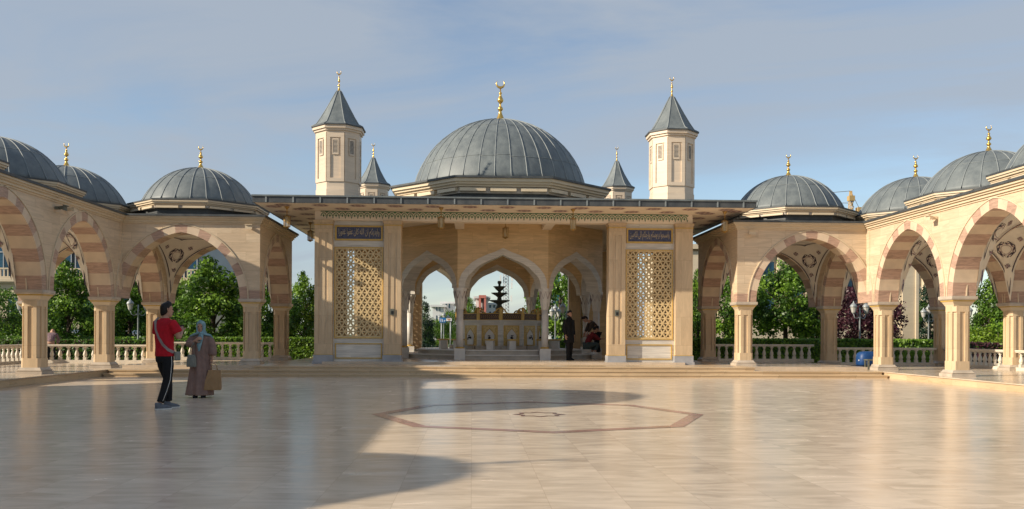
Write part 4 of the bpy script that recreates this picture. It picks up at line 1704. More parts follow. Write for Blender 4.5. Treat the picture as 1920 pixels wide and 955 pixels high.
def plant(kind, px, Y, ytop, label, wide=1.0):
    top = (wz(ytop, px, Y) + 0.05) * 0.94
    s = top / PH[kind]
    loc = (wx(px, Y), Y, -0.03)
    if kind not in used:
        used.add(kind)
        r = PROTO[kind]
        r.location = loc
        r.scale = (s * wide, s * wide, s)
        r.rotation_euler = (0, 0, rnd.uniform(0, 6))
        r['label'] = label
    else:
        r = dup(PROTO[kind], loc, rnd.uniform(0, 6), label, (s * wide, s * wide, s))
    r['group'] = 'trees beyond the balustrades'


plant('linden', 128, 43, 470, 'conical green tree in the first full arch of the shaded wing', 0.95)
plant('linden', 243, 45, 498, 'dark green tree behind the twin lamps, beside the corner column', 0.95)
plant('linden', 398, 42, 462, 'broad bright green tree framed by the arch behind the woman', 1.2)
plant('maple', 340, 47, 520, 'rounded tree tucked behind the broad tree in the arch behind the woman', 0.9)
plant('linden', 458, 46, 505, 'narrow green tree partly hidden by the column right of the woman', 0.9)
plant('linden', 572, 44, 494, 'pale green upright tree in the gap between shaded gallery and pavilion', 0.75)
plant('maple', 512, 48, 520, 'dark tree behind the side arch of the shaded gallery', 1.0)
plant('park', 15, 50, 535, 'dark spreading tree at the far left behind the parked car', 1.1)
plant('park', 60, 62, 560, 'distant dark tree behind the first column of the shaded wing', 1.0)
plant('park', 190, 62, 540, 'distant dark tree between two columns of the shaded wing', 1.2)
plant('park', 300, 66, 545, 'distant tree behind the head of the man in red', 1.2)
plant('maple', 1364, 49, 508, 'small bright tree in the side arch of the sunlit gallery', 0.85)
plant('maple', 1474, 50, 484, 'sunlit round green tree filling the arch left of the purple tree', 1.0)
plant('maple', 1522, 52, 545, 'shorter green tree leaning into the arch beside the purple tree', 0.7)
plant('linden', 1309, 46, 490, 'green tree in the narrow gap right of the pavilion', 0.5)
plant('plum', 1612, 43, 518, 'dense purple leaved tree behind the twin lantern post', 1.0)
plant('plum', 1668, 44, 600, 'smaller purple tree beside the tall cream pier', 0.62)
plant('fir', 1742, 50, 505, 'dark conifer behind the triple lantern post', 0.9)
plant('linden', 1857, 42, 494, 'bright green tree in the nearest arch of the sunlit wing', 0.75)
plant('plum', 1893, 45, 540, 'purple tree at the edge of the nearest arch of the sunlit wing', 0.8)
plant('lime', 1872, 38, 606, 'lime green shrub behind the balustrade of the sunlit wing', 1.3)
plant('lime', 1722, 35.3, 655, 'low bright green shrub right behind the balusters of the sunlit corner', 1.6)
plant('fir', 796, 62, 551, 'dark tree in the left pavilion arch', 0.85)
plant('park', 820, 75, 596, 'tree under the blue road sign', 1.2)
plant('park', 846, 85, 580, 'tree behind the blue road sign, left of the front column', 1.0)
plant('park', 878, 80, 549, 'green tree just right of the front left pavilion column', 0.42)
plant('maple', 1006, 70, 583, 'small tree peeping over the right part of the fountain parapet', 0.8)
plant('maple', 1050, 54, 505, 'bright green tree in the right pavilion arch behind the lamps', 1.0)
plant('maple', 1076, 58, 540, 'green tree behind the man in black', 0.9)
plant('maple', 980, 90, 592, 'faraway low tree behind the fountain bowls', 1.2)


def hedge(x0, x1, y0, y1, h, label, mats, n):
    t = thing('hedge', label, 'hedge', ((x0 + x1) / 2, y0, 0), 'clipped hedges in the garden')
    mb = MB()
    mb.box(x0 + 0.12, x1 - 0.12, y0 + 0.14, y1 - 0.12, 0, h - 0.14, 0)
    mb.build('hedge_dark_core', M['leaf3'], t)  # solid box, coloured dark to stand for the shaded inside of the hedge
    mb = MB()
    for _ in range(n):
        r_ = rnd.random()
        if r_ < 0.52:
            p = Vector((rnd.uniform(x0, x1), y0 + abs(rnd.gauss(0, 0.07)), rnd.uniform(0.0, h)))
            nn = Vector((0, -1, 0.4))
        elif r_ < 0.94:
            p = Vector((rnd.uniform(x0, x1), rnd.uniform(y0, y1), h - abs(rnd.gauss(0, 0.06)) + rnd.uniform(0, 0.05)))
            nn = Vector((0, -0.3, 1))
        else:
            p = Vector((x0 if rnd.random() < .5 else x1, rnd.uniform(y0, y1), rnd.uniform(0, h)))
            nn = Vector((0.5, -0.5, 0.3))
        nn = (nn + Vector((rnd.gauss(0, .6), rnd.gauss(0, .6), rnd.gauss(0, .6)))).normalized()
        tt = nn.cross(Vector((rnd.uniform(-1, 1), rnd.uniform(-1, 1), rnd.uniform(-1, 1)))).normalized()
        b = nn.cross(tt)
        s = rnd.uniform(0.06, 0.11)
        mb.add([p - tt * s, p + b * s * .6, p + tt * s, p - b * s * .6], [(0, 1, 2, 3)], rnd.choices(range(len(mats)), weights=[4, 4, 2][:len(mats)])[0])
    mb.build('foliage', mats, t, recalc=False)


hedge(-11.6, -4.6, 36.4, 38.0, 1.06, 'clipped green hedge between the shaded gallery and the pavilion', ['leaf1', 'leaf2', 'leaf3'], 15000)
hedge(-30, -12.0, 36.9, 38.2, 0.95, 'dark clipped hedge behind the shaded wing', ['leaf3', 'leaf1', 'leafb'], 15000)
hedge(-34, -14.0, 42.0, 43.2, 1.05, 'second hedge row farther behind the shaded wing', ['leaf1', 'leaf3', 'leaf2'], 9000)
hedge(8.2, 21.0, 36.4, 38.0, 1.10, 'clipped green hedge behind the sunlit gallery', ['leaf2', 'leaf1', 'leaf3'], 20000)
hedge(21.2, 40.0, 36.6, 38.2, 1.00, 'reddish brown hedge behind the sunlit wing', ['leafb', 'leafp1', 'leaf3'], 14000)
hedge(3.0, 6.6, 46.0, 47.0, 0.96, 'bright hedge seen between the man in black and the front column', ['leaf2', 'leaf1', 'leaf3'], 5000)


# ------------------------------------------------------------------ garden lamps
def lamp_proto(n):
    t = thing('street_lamp', '', 'street lamp', (0, 0, 0), 'lantern posts in the garden')
    mb = MB()
    mb.lathe([(0.13, 0.0), (0.13, 0.12), (0.09, 0.16), (0.075, 0.5), (0.05, 0.56), (0.04, 0.7), (0.036, 2.3), (0.05, 2.33), (0.03, 2.38), (0.025, 2.6)], 12, (0, 0, 0), 0)
    mb.build('post', 'lamppost', t)
    offs = [(0.0, 0.0, 0.18)] if n == 3 else []
    offs += [(-0.34, 0, 0.0), (0.34, 0, 0.0)]
    for dx, dy, dz in offs:
        mb = MB()
        if abs(dx) > 0:
            pts = [(0, 0, 2.22)] + [(dx * q, 0, 2.22 - 0.12 * math.sin(PI * q)) for q in (0.3, 0.6, 0.85)] + [(dx, 0, 2.34)]
            mb.tube(pts, 0.018, 6, 0)
            mb.tube([(dx * .3, 0, 2.2), (dx * .5, 0, 2.28), (dx * .35, 0, 2.30)], 0.012, 5, 0)
        else:
            mb.tube([(0, 0, 2.5), (0, 0, 2.52)], 0.03, 6, 0)
        mb.lathe([(0.03, 2.31 + dz), (0.06, 2.34 + dz), (0.06, 2.36 + dz)], 8, (dx, dy, 0), 0)
        a = mb.build('arm', 'lamppost', t)
        z = 2.34 + dz
        mb = MB()
        mb.lathe([(0.05, 0.0), (0.085, 0.04), (0.14, 0.28), (0.145, 0.30)], 8, (dx, dy, z), 0, smooth=False)
        mb.build('lamp_glass', 'opal', a)
        mb = MB()
        mb.lathe([(0.165, 0.29), (0.165, 0.31), (0.13, 0.38), (0.06, 0.45), (0.03, 0.47), (0.035, 0.50), (0.01, 0.56)], 12, (dx, dy, z), 0)
        mb.build('lamp_cap', 'lamppost', a)
    return t


M['lamppost'] = simple('painted_lamp_iron', (0.30, 0.32, 0.32), 0.45, 0.2, var=0.1)
M['opal'] = simple('opal_glass', (0.48, 0.46, 0.42), 0.25, var=0.03)
L2_, L3_ = lamp_proto(2), lamp_proto(3)
LL = [(2, 1612, 39.0, 'twin lantern post in front of the purple tree', 1.0), (3, 1741, 47.0, 'triple lantern post before the dark conifer', 1.0),
      (2, 259, 41.0, 'twin lantern post beside the corner column of the shaded gallery', 1.0), (3, 1041, 50.0, 'triple lantern post left of the man in black', 1.0),
      (2, 1062, 44.0, 'tall lantern post just behind the man in black', 1.02), (2, 1829, 44.0, 'lantern post hidden behind the nearest column of the sunlit wing', 1.0),
      (2, 47, 41.5, 'lantern post behind the outer column at the far left', 1.0), (3, 832, 70, 'distant lantern post under the blue road sign', 1.0)]
d2 = d3 = False
for n, px, Y, lb, s in LL:
    pr = L2_ if n == 2 else L3_
    loc = (wx(px, Y), Y, -0.02)
    if (n == 2 and not d2) or (n == 3 and not d3):
        pr.location = loc
        pr.scale = (s, s, s)
        pr['label'] = lb
        pr.rotation_euler = (0, 0, 0.25)
        if n == 2:
            d2 = True
        else:
            d3 = True
    else:
        dup(pr, loc, rnd.uniform(-0.5, 0.9), lb, (s, s, s))

# ------------------------------------------------------------------ street and town behind
mb = MB()
mb.box(-300, 300, 54.0, 66.0, -0.4, -0.012)
struct('road', mb, 'asphalt')
mb = MB()
for y0 in (53.4, 66.0):
    mb.box(-300, 300, y0, y0 + 0.6, -0.4, 0.10)
struct('kerb', mb, 'paving')

M['glassblue'] = simple('blue_tinted_glass', (0.02, 0.07, 0.12), 0.08, 0.3, var=0.2)
M['glassteal'] = simple('teal_glass', (0.05, 0.22, 0.32), 0.08, 0.4, var=0.2)
M['facade'] = stone('pale_facade_stone', (0.60, 0.50, 0.36), (0.57, 0.47, 0.33), (0.5, 0.4, 0.28), bw=2.0, rh=1.0, vein=0.05, rough=0.7)
M['whitewall'] = simple('white_render', (0.66, 0.66, 0.65), 0.7, var=0.05, scale=0.5)
M['greywall'] = simple('grey_render', (0.34, 0.36, 0.38), 0.7, var=0.08, scale=0.5)
M['redpaint'] = simple('red_cladding', (0.52, 0.17, 0.13), 0.5, var=0.1)
M['signblue'] = simple('sign_blue', (0.01, 0.16, 0.42), 0.4, var=0.03)
M['signwhite'] = simple('sign_white', (0.8, 0.8, 0.8), 0.4, var=0.02)
M['signorange'] = simple('sign_orange', (0.62, 0.30, 0.16), 0.4, var=0.05)
M['craneyellow'] = simple('crane_yellow', (0.45, 0.30, 0.12), 0.5, var=0.1)


def block(t, x0, x1, y0, y1, z0, z1, mat, name='wall'):
    mb = MB()
    mb.box(x0, x1, y0, y1, z0, z1)
    return mb.build(name, mat, t)


# cream office building with blue glass above its parapet, behind the shaded wing
t = thing('office_building', 'cream office building with railed parapet and blue glass upper storey behind the shaded gallery', 'building', (-26, 78, 0))
wl = block(t, -50, -22.5, 76, 90, -0.1, 5.4, 'facade')
mb = MB()
for dz, dd in ((5.4, 0.25), (5.55, 0.45), (5.75, 0.3)):
    mb.box(-50 - dd, -22.5 + dd, 76 - dd, 90, dz, dz + (0.15 if dz < 5.5 else 0.2))
mb.build('cornice', 'facade', wl)
mb = MB()
mb.box(-50, -22.5, 76, 76.15, 6.62, 6.75)
mb.box(-50, -22.5, 76, 76.15, 5.95, 6.02)
for i in range(91):
    mb.box(-49.9 + i * 0.3, -49.8 + i * 0.3, 76.03, 76.12, 6.02, 6.62)
for i in range(10):
    mb.box(-50 + i * 3, -49.7 + i * 3, 75.97, 76.17, 5.95, 6.8)
mb.build('parapet_railing', 'facade', wl)
for i in range(7):
    x = -49 + i * 3.6
    o = block(t, x, x + 3.3, 78.0, 78.3, 6.0, 10.6, 'glassblue', 'window')
    mb = MB()
    for q in range(4):
        mb.box(x + q * 1.08, x + q * 1.08 + 0.07, 77.9, 78.0, 6.0, 10.6)
    mb.box(x, x + 3.3, 77.91, 77.99, 8.2, 8.3)
    mb.build('window_frame', 'greywall', o)
for i in range(8):
    x = -48.5 + i * 3.1
    o = block(t, x, x + 1.5, 75.9, 76.05, 1.2, 4.2, 'glassblue', 'window')
block(t, -50, -23.5, 78.4, 90, 5.9, 10.8, 'greywall', 'upper_storey')

# long cream building with giant piers behind the sunlit gallery
t = thing('colonnaded_building', 'long cream building with giant flat piers behind the sunlit gallery', 'building', (34, 76, 0))
block(t, 17.6, 42.6, 74, 88, -0.1, 8.6, 'facade')
for i in range(9):
    x = 18.4 + i * 2.55
    block(t, x, x + 0.95, 73.5, 74.0, 2.3, 8.4, 'facade', 'pier')
block(t, 17.2, 42.8, 73.2, 74.0, -0.1, 2.3, 'facade', 'base_wall')
mb = MB()
mb.box(17.3, 42.9, 73.2, 88, 8.602, 9.0)
mb.build('cornice', 'facade', t)
for i in range(8):
    x = 19.55 + i * 2.55
    block(t, x, x + 1.2, 73.88, 73.99, 2.4, 7.6, 'glassblue', 'window')
t = thing('gate_pier', 'tall cream pier with flat strips beside the smaller purple tree', 'pier', (wx(1697, 48), 48, 0))
xc = wx(1697, 48)
mb = MB()
mb.box(xc - 0.40, xc + 0.32, 47.5, 48.5, -0.1, 6.2)
mb.box(xc + 0.32, xc + 0.48, 47.42, 48.5, -0.1, 6.2)
mb.box(xc - 0.48, xc - 0.40, 47.6, 48.5, -0.1, 6.2)
mb.build('shaft', 'facade', t)
mb = MB()
mb.box(xc - 0.6, xc + 0.6, 47.2, 48.7, 6.2, 6.5)
mb.build('cap', 'facade', t)
for k, (px0, px1, Y, top, lb) in enumerate(((1712, 1760, 110, 470, 'slim tower of blue glass and white strips behind the conifer'),
                                            (1036, 1063, 120, 496, 'tower of teal glass with white edge above the right pavilion arch trees'))):
    x0, x1 = wx(px0, Y), wx(px1, Y)
    zt = wz(top, (px0 + px1) / 2, Y)
    t = thing('glass_tower', lb, 'tower', ((x0 + x1) / 2, Y, 0))
    g = block(t, x0, x1, Y, Y + 10, 0, zt, 'glassteal' if k else 'glassblue', 'curtain_wall')
    mb = MB()
    mb.box(x0 - 0.5, x0, Y - 0.3, Y + 10, 0, zt + 0.4)
    if k:
        mb.box(x1 - 1.0, x1 + 0.3, Y - 0.3, Y + 10, 0, zt + 0.2)
    mb.build('edge_strip', 'whitewall', g)
    mb = MB()
    for j in range(int(zt / 1.6)):
        mb.box(x0, x1, Y - 0.08, Y, j * 1.6 + 1.0, j * 1.6 + 1.14)
    mb.build('floor_bands', 'greywall', g)


def town(px0, px1, ytop, Y, label, floors, white='whitewall', extra=None):
    x0, x1 = wx(px0, Y), wx(px1, Y)
    zt = wz(ytop, (px0 + px1) / 2, Y)
    t = thing('town_building', label, 'building', ((x0 + x1) / 2, Y, 0), 'town buildings far behind the fountain')
    o = block(t, x0, x1, Y, Y + 14, 0, zt - 0.35, white)
    mb = MB()
    mb.box(x0 - 0.4, x1 + 0.4, Y - 0.6, Y + 14.4, zt - 0.35, zt)
    mb.build('roof', white, t)
    fh = zt / floors
    for i in range(floors):
        n = max(2, int((x1 - x0) / 3))
        for j in range(n):
            xa = x0 + 0.4 + (x1 - x0 - 0.8) * j / n
            mbw = MB()
            mbw.box(xa + 0.2, xa + (x1 - x0 - 0.8) / n - 0.2, Y - 0.06, Y + 0.05, i * fh + fh * 0.35, i * fh + fh * 0.85)
            mbw.build('window', 'glassblue', o)
    return t, x0, x1, zt


town(811, 832, 572, 150, 'white and grey block with flat roof behind the blue road sign', 4)
town(829, 850, 566, 158, 'white stepped block behind the front left pavilion column', 4)
tt, x0, x1, zt = town(892, 915, 556, 150, 'white block with a tall red portal frame, seen beside the fountain bowls', 5)
xa, xb = wx(897.5, 148.5), wx(911, 148.5)
mb = MB()
za = wz(554, 904, 148.5)
mb.box(xa, xa + 0.35, 147.5, 149.8, 0, za)
mb.box(xb - 0.35, xb, 147.5, 149.8, 0, za)
mb.box(xa, xb, 147.45, 149.85, za - 0.5, za)
mb.build('portal_frame', 'redpaint', tt)
town(911, 934, 568, 160, 'white apartment block right of the red portal frame', 5)
town(936, 972, 588, 170, 'low grey block behind the middle of the fountain parapet', 3, 'greywall')
town(872, 896, 584, 175, 'grey block behind the green tree left of the red frame', 3, 'greywall')

# telecom mast
t = thing('telecom_mast', 'slim lattice telecom mast seen through the rear arch beside the fountain', 'mast', (wx(948, 130), 130, 0))
x = wx(948, 130)
ztop = wz(508, 948, 130)
mb = MB()
for dx, dy in ((-.5, -.4), (.5, -.4), (0, .5)):
    mb.tube([(x + dx, 130 + dy, 0), (x + dx * .7, 130 + dy * .7, ztop)], 0.07, 5)
for i in range(22):
    z0, z1 = ztop * i / 22, ztop * (i + 1) / 22
    k0 = 1 - 0.3 * i / 22
    mb.tube([(x - .5 * k0, 129.6, z0), (x + .5 * k0, 129.6, z1)], 0.04, 4)
    mb.tube([(x + .5 * k0, 129.6, z0), (x - .5 * k0, 129.6, z1)], 0.04, 4)
mb.build('lattice_frame', 'greywall', t)
for i, (dx, f_) in enumerate(((0.8, .95), (-.8, .9), (.85, .8), (-.8, .72), (.8, .62), (.9, .9))):
    block(t, x + dx - .12, x + dx + .12, 129.3, 129.5, ztop * f_ - .5, ztop * f_ + .4, 'whitewall', 'antenna')

# blue direction sign
Y = 68.0
xa, xb, xc_ = wx(824, Y), wx(836, Y), wx(847, Y)
za, zb = wz(605, 835, Y), wz(596, 835, Y)
t = thing('road_sign', 'blue and orange road direction sign on posts in the left pavilion arch', 'road sign', ((xa + xc_) / 2, Y, 0))
block(t, xa, xb, Y, Y + 0.06, za, zb, 'signblue', 'blue_board')
o = block(t, xb + 0.02, xc_, Y, Y + 0.06, za + 0.12, zb - 0.05, 'signwhite', 'white_board')
mb = MB()
wd = (xb - xa)
for q, hgt in ((0.22, .7), (0.46, .62), (0.74, .4)):
    mb.box(xa + wd * q - 0.025, xa + wd * q + 0.025, Y - 0.012, Y - 0.002, za + 0.05, za + 0.05 + (zb - za) * hgt)
mb.box(xa + wd * .74, xa + wd * .92, Y - 0.012, Y - 0.002, za + (zb - za) * .4, za + (zb - za) * .52)
mb.box(xa + wd * .36, xa + wd * .46, Y - 0.012, Y - 0.002, za + (zb - za) * .55, za + (zb - za) * .67)
mb.build('arrows', 'signwhite', t)
mb = MB()
xm = (xb + xc_) / 2
mb.add([(xm - .16, Y - .01, zb - .08), (xm + .16, Y - .01, zb - .08), (xm + .05, Y - .01, za + .16), (xm - .05, Y - .01, za + .16)], [(0, 1, 2, 3)])
mb.build('orange_arrow', 'signorange', o)
mb = MB()
for xx in (xa + 0.15, xc_ - 0.1):
    mb.tube([(xx, Y + 0.1, -0.1), (xx, Y + 0.1, zb)], 0.05, 8)
mb.tube([(xa, Y + 0.1, za + .1), (xc_, Y + 0.1, za + .1)], 0.04, 6)
mb.build('post', 'lamppost', t)

# tower crane behind the sunlit gallery roof
Y = 170.0
x = wx(1594, Y)
zt = wz(358, 1594, Y)
t = thing('tower_crane', 'yellow tower crane top standing between two lead domes', 'crane', (x, Y, 0))
mb = MB()
s = 0.42
for dx in (-s, s):
    for dy in (-s, s):
        mb.tube([(x + dx, Y + dy, 0), (x + dx, Y + dy, zt - 5.5), (x + dx * .35, Y + dy * .35, zt)], 0.09, 5)
for i in range(26):
    z0, z1 = (zt - 1) * i / 26, (zt - 1) * (i + 1) / 26
    mb.tube([(x - s, Y - s, z0), (x + s, Y - s, z1)], 0.08, 4)
    mb.tube([(x + s, Y - s, z0), (x - s, Y - s, z1)], 0.08, 4)
mb.build('mast', 'craneyellow', t)
mb = MB()
mb.box(x - 0.5, x + 0.6, Y - .6, Y + .6, zt - 2.0, zt - 1.0)
mb.build('cab', 'craneyellow', t)
mb = MB()
mb.box(x + 1.2, x + 2.1, Y - .6, Y + .6, wz(395, 1594, Y) - 1.0, wz(389, 1594, Y))
mb.box(x - 0.5, x + 2.2, Y - .3, Y + .3, wz(397, 1594, Y) - 0.3, wz(397, 1594, Y))
mb.build('counterweight', 'craneyellow', t)
mb = MB()
mb.tube([(x, Y, zt), (x - 22, Y + 4, zt - 1.6)], 0.05, 4)
mb.tube([(x, Y, zt), (x + 1.8, Y, wz(392, 1594, Y))], 0.05, 4)
mb.tube([(x - 0.5, Y, zt - 2.4), (x - 22, Y + 4, zt - 1.9)], 0.05, 4)
mb.build('jib', 'craneyellow', t)


# ------------------------------------------------------------------ parked cars
def car(px, Y, label, body, rz=0.0):
    t = thing('parked_car', label, 'car', (0, 0, 0), 'cars parked along the street')
    prof = [(-2.1, .35), (-2.15, .75), (-1.9, .92), (-1.25, 1.0), (-.75, 1.42), (.55, 1.45), (1.25, 1.02), (2.0, .85), (2.12, .6), (2.05, .35)]
    mb = MB()
    mb.loft([[(px_, -0.82, z) for px_, z in prof], [(px_, -0.6 if z > 1.2 else -0.86, z) for px_, z in prof], [(px_, 0.6 if z > 1.2 else 0.86, z) for px_, z in prof],
             [(px_, .82, z) for px_, z in prof]], 0)
    mb.build('body', body, t)
    for sg in (-1, 1):
        mb = MB()
        mb.add([(-1.15, sg * .845, 1.0), (-.05, sg * .845, 1.02), (-.05, sg * .835, 1.37), (-.72, sg * .835, 1.36)], [(0, 1, 2, 3)])
        mb.add([(0.02, sg * .845, 1.02), (1.05, sg * .845, 1.02), (.52, sg * .835, 1.38), (.02, sg * .835, 1.37)], [(0, 1, 2, 3)])
        mb.build('side_window', 'glassblue', t, recalc=False)
    for xx in (-1.3, 1.3):
        for sg in (-1, 1):
            mb = MB()
            mb.lathe([(0.30, -0.1), (0.33, -0.06), (0.33, 0.06), (0.30, 0.1)], 20, (0, 0, 0), 0)
            mb.lathe([(0.20, -0.105), (0.20, 0.105)], 16, (0, 0, 0), 1)
            mb.xform(Matrix.Translation((xx, sg * 0.78, 0.33)) @ Matrix.Rotation(PI / 2, 4, 'X'))
            mb.build('wheel', ['black', 'lamppost'], t)
    for sg in (-1, 1):
        mb = MB()
        mb.ball((2.02, sg * .6, .72), .1, 8, 0, (.6, 1.4, 1))
        mb.build('headlight', 'opal', t)
    t.location = (wx(px, Y), Y, 0.0)
    t.rotation_euler = (0, 0, rz)


M['carblue'] = simple('dark_blue_car_paint', (0.03, 0.05, 0.075), 0.25, 0.3, var=0.05)
M['carwhite'] = simple('white_car_paint', (0.62, 0.62, 0.62), 0.25, var=0.03)
M['carred'] = simple('dark_red_car_paint', (0.14, 0.02, 0.02), 0.25, 0.2, var=0.05)
car(14, 52, 'dark blue parked car at the far left behind the balustrade', 'carblue')
car(122, 56, 'white parked car behind the hedge in the first full arch', 'carwhite', 0.05)
car(232, 57, 'white parked car behind the trunk near the twin lamps', 'carwhite', 0.0)
car(80, 54, 'dark red parked car behind the first column', 'carred', 0.02)
car(455, 57, 'pale parked car behind the column right of the woman', 'carwhite', 0.02)

# ------------------------------------------------------------------ blue machine and stool in the sunlit gallery
M['blue'] = simple('blue_plastic', (0.008, 0.05, 0.17), 0.5, var=0.08)
x, y = wx(1626, 28.9), 28.9
t = thing('floor_cleaner', 'rounded blue plastic floor machine half hidden by a gallery column', 'machine', (x, y, ZA))
mb = MB()
rings = []
for z, a, b in ((0.10, 0.31, 0.24), (0.14, 0.34, 0.27), (0.36, 0.345, 0.27), (0.50, 0.32, 0.25), (0.56, 0.24, 0.19), (0.58, 0.10, 0.09)):
    rings.append([(x + 0.02 * z + a * math.copysign(abs(math.cos(2 * PI * j / 24)) ** .6, math.cos(2 * PI * j / 24)),
                   y + b * math.copysign(abs(math.sin(2 * PI * j / 24)) ** .6, math.sin(2 * PI * j / 24)), ZA + z) for j in range(24)])
mb.loft(rings, 0, True)
mb.build('hood', 'blue', t)
mb = MB()
mb.prism(chamfered(x - 0.06, y - 0.02, 0.78, 0.12), ZA + 0.03, ZA + 0.10, 0)
mb.build('base', 'black', t)
mb = MB()
mb.lathe([(0.02, 0), (0.025, 0.0), (0.025, 0.012), (0.0, 0.012)], 10, (0, 0, 0), 0)
mb.xform(Matrix.Translation((x - 0.33, y - 0.12, ZA + 0.28)) @ Matrix.Rotation(-PI / 2, 4, 'Y'))
mb.build('badge', 'signwhite', t)
for dx in (-.28, .18):
    mb = MB()
    mb.lathe([(0.05, -0.03), (0.05, 0.03)], 12, (0, 0, 0), 0)
    mb.xform(Matrix.Translation((x + dx, y - .22, ZA + 0.05)) @ Matrix.Rotation(PI / 2, 4, 'X'))
    mb.build('wheel', 'black', t)
x, y = wx(1637, 28.2), 28.25
t = thing('stool', 'small dark stool in front of the blue floor machine', 'stool', (x, y, ZA))
mb = MB()
mb.box(x - .22, x + .22, y - .16, y + .16, ZA + .29, ZA + .33)
mb.build('seat', 'bronze', t)
for dx in (-.18, .18):
    for dy in (-.12, .12):
        mb = MB()
        mb.box(x + dx - .025, x + dx + .025, y + dy - .025, y + dy + .025, ZA, ZA + .29)
        mb.build('leg', 'bronze', t)

# ------------------------------------------------------------------ people
def hexmat(name, col, rough=0.8, var=0.12, scale=18):
    m = simple(name, col, rough, 0, var, scale, 0.25)
    n = m.node_tree
    g = node(n, 'ShaderNodeNewGeometry')
    mpn = node(n, 'ShaderNodeMapping')
    mpn.inputs['Scale'].default_value = (1.0, 1.0, 0.45)
    t = node(n, 'ShaderNodeTexNoise')
    t.inputs['Scale'].default_value = 9.0
    t.inputs['Detail'].default_value = 3
    t.inputs['Distortion'].default_value = 0.8
    bp = node(n, 'ShaderNodeBump')
    bp.inputs['Strength'].default_value = 0.0 if name == 'skin' else 0.55
    bp.inputs['Distance'].default_value = 0.05
    n.links.new(g.outputs['Position'], mpn.inputs['Vector'])
    n.links.new(mpn.outputs[0], t.inputs['Vector'])
    n.links.new(t.outputs['Fac'], bp.inputs['Height'])
    n.links.new(bp.outputs[0], n.nodes['Principled BSDF'].inputs['Normal'])
    return m


M['skin'] = hexmat('skin', (0.42, 0.235, 0.155), 0.55, 0.06, 10)
M['hair'] = hexmat('dark_hair', (0.012, 0.009, 0.008), 0.5, 0.3, 40)
M['redcloth'] = hexmat('red_cotton', (0.42, 0.008, 0.018))
M['blackcloth'] = hexmat('black_cloth', (0.010, 0.010, 0.011))
M['greycloth'] = hexmat('grey_woven_strap', (0.28, 0.22, 0.21))
M['shoe'] = hexmat('grey_canvas', (0.13, 0.14, 0.16))
M['sole'] = hexmat('white_sole', (0.6, 0.58, 0.54), 0.6)
M['abaya'] = hexmat('mauve_brown_cloth', (0.235, 0.148, 0.120), 0.85, 0.15, 8)
M['scarf'] = hexmat('teal_scarf', (0.20, 0.315, 0.345), 0.75, 0.3, 22)
M['kraft'] = hexmat('brown_paper', (0.34, 0.20, 0.095), 0.7, 0.1, 5)
M['bagleather'] = hexmat('grey_green_leather', (0.20, 0.20, 0.17), 0.5, 0.15, 12)
M['maroon'] = hexmat('maroon_jumper', (0.13, 0.012, 0.016))
M['teal'] = hexmat('dark_teal_trousers', (0.045, 0.065, 0.065))
M['check'] = hexmat('checked_shirt', (0.20, 0.13, 0.14), 0.8, 0.7, 40)
M['brown'] = hexmat('brown_jacket', (0.055, 0.04, 0.03))
M['eye'] = simple('eye_dark', (0.02, 0.015, 0.012), 0.2)
M['lip'] = simple('lips', (0.30, 0.11, 0.09), 0.5)


def skin_shape(V, E, sub=2):
    """grows a tapered surface on a skeleton; V: [(x, y, z, r) or (x, y, z, rx, ry)]"""
    me = bpy.data.meshes.new('tmp')
    me.from_pydata([v[:3] for v in V], E, [])
    o = bpy.data.objects.new('tmp', me)
    COL.objects.link(o)
    md = o.modifiers.new('s', 'SKIN')
    md.use_smooth_shade = True
    md.branch_smoothing = 0.6
    for i, v in enumerate(V):
        sv = me.skin_vertices[0].data[i]
        sv.radius = (v[3], v[4] if len(v) > 4 else v[3])
        sv.use_root = (i == 0)
    ss = o.modifiers.new('u', 'SUBSURF')
    ss.levels = ss.render_levels = sub
    bpy.context.view_layer.update()
    m2 = bpy.data.meshes.new_from_object(o.evaluated_get(bpy.context.evaluated_depsgraph_get()))
    vs = [tuple(v.co) for v in m2.vertices]
    fs = [tuple(p.vertices) for p in m2.polygons]
    bpy.data.objects.remove(o)
    bpy.data.meshes.remove(me)
    bpy.data.meshes.remove(m2)
    return vs, fs


def fuse(mb, voxel=0.008, smooth=2):
    """makes one continuous surface of overlapping shapes"""
    me = bpy.data.meshes.new('tmp')
    me.from_pydata(mb.v, [], mb.f)
    o = bpy.data.objects.new('tmp', me)
    COL.objects.link(o)
    md = o.modifiers.new('r', 'REMESH')
    md.mode = 'VOXEL'
    md.voxel_size = voxel
    sm = o.modifiers.new('q', 'SMOOTH')
    sm.iterations = smooth
    sm.factor = 0.5
    bpy.context.view_layer.update()
    m2 = bpy.data.meshes.new_from_object(o.evaluated_get(bpy.context.evaluated_depsgraph_get()))
    r = MB()
    r.add([tuple(v.co) for v in m2.vertices], [tuple(p.vertices) for p in m2.polygons], 0, True)
    bpy.data.objects.remove(o)
    bpy.data.meshes.remove(me)
    bpy.data.meshes.remove(m2)
    return r


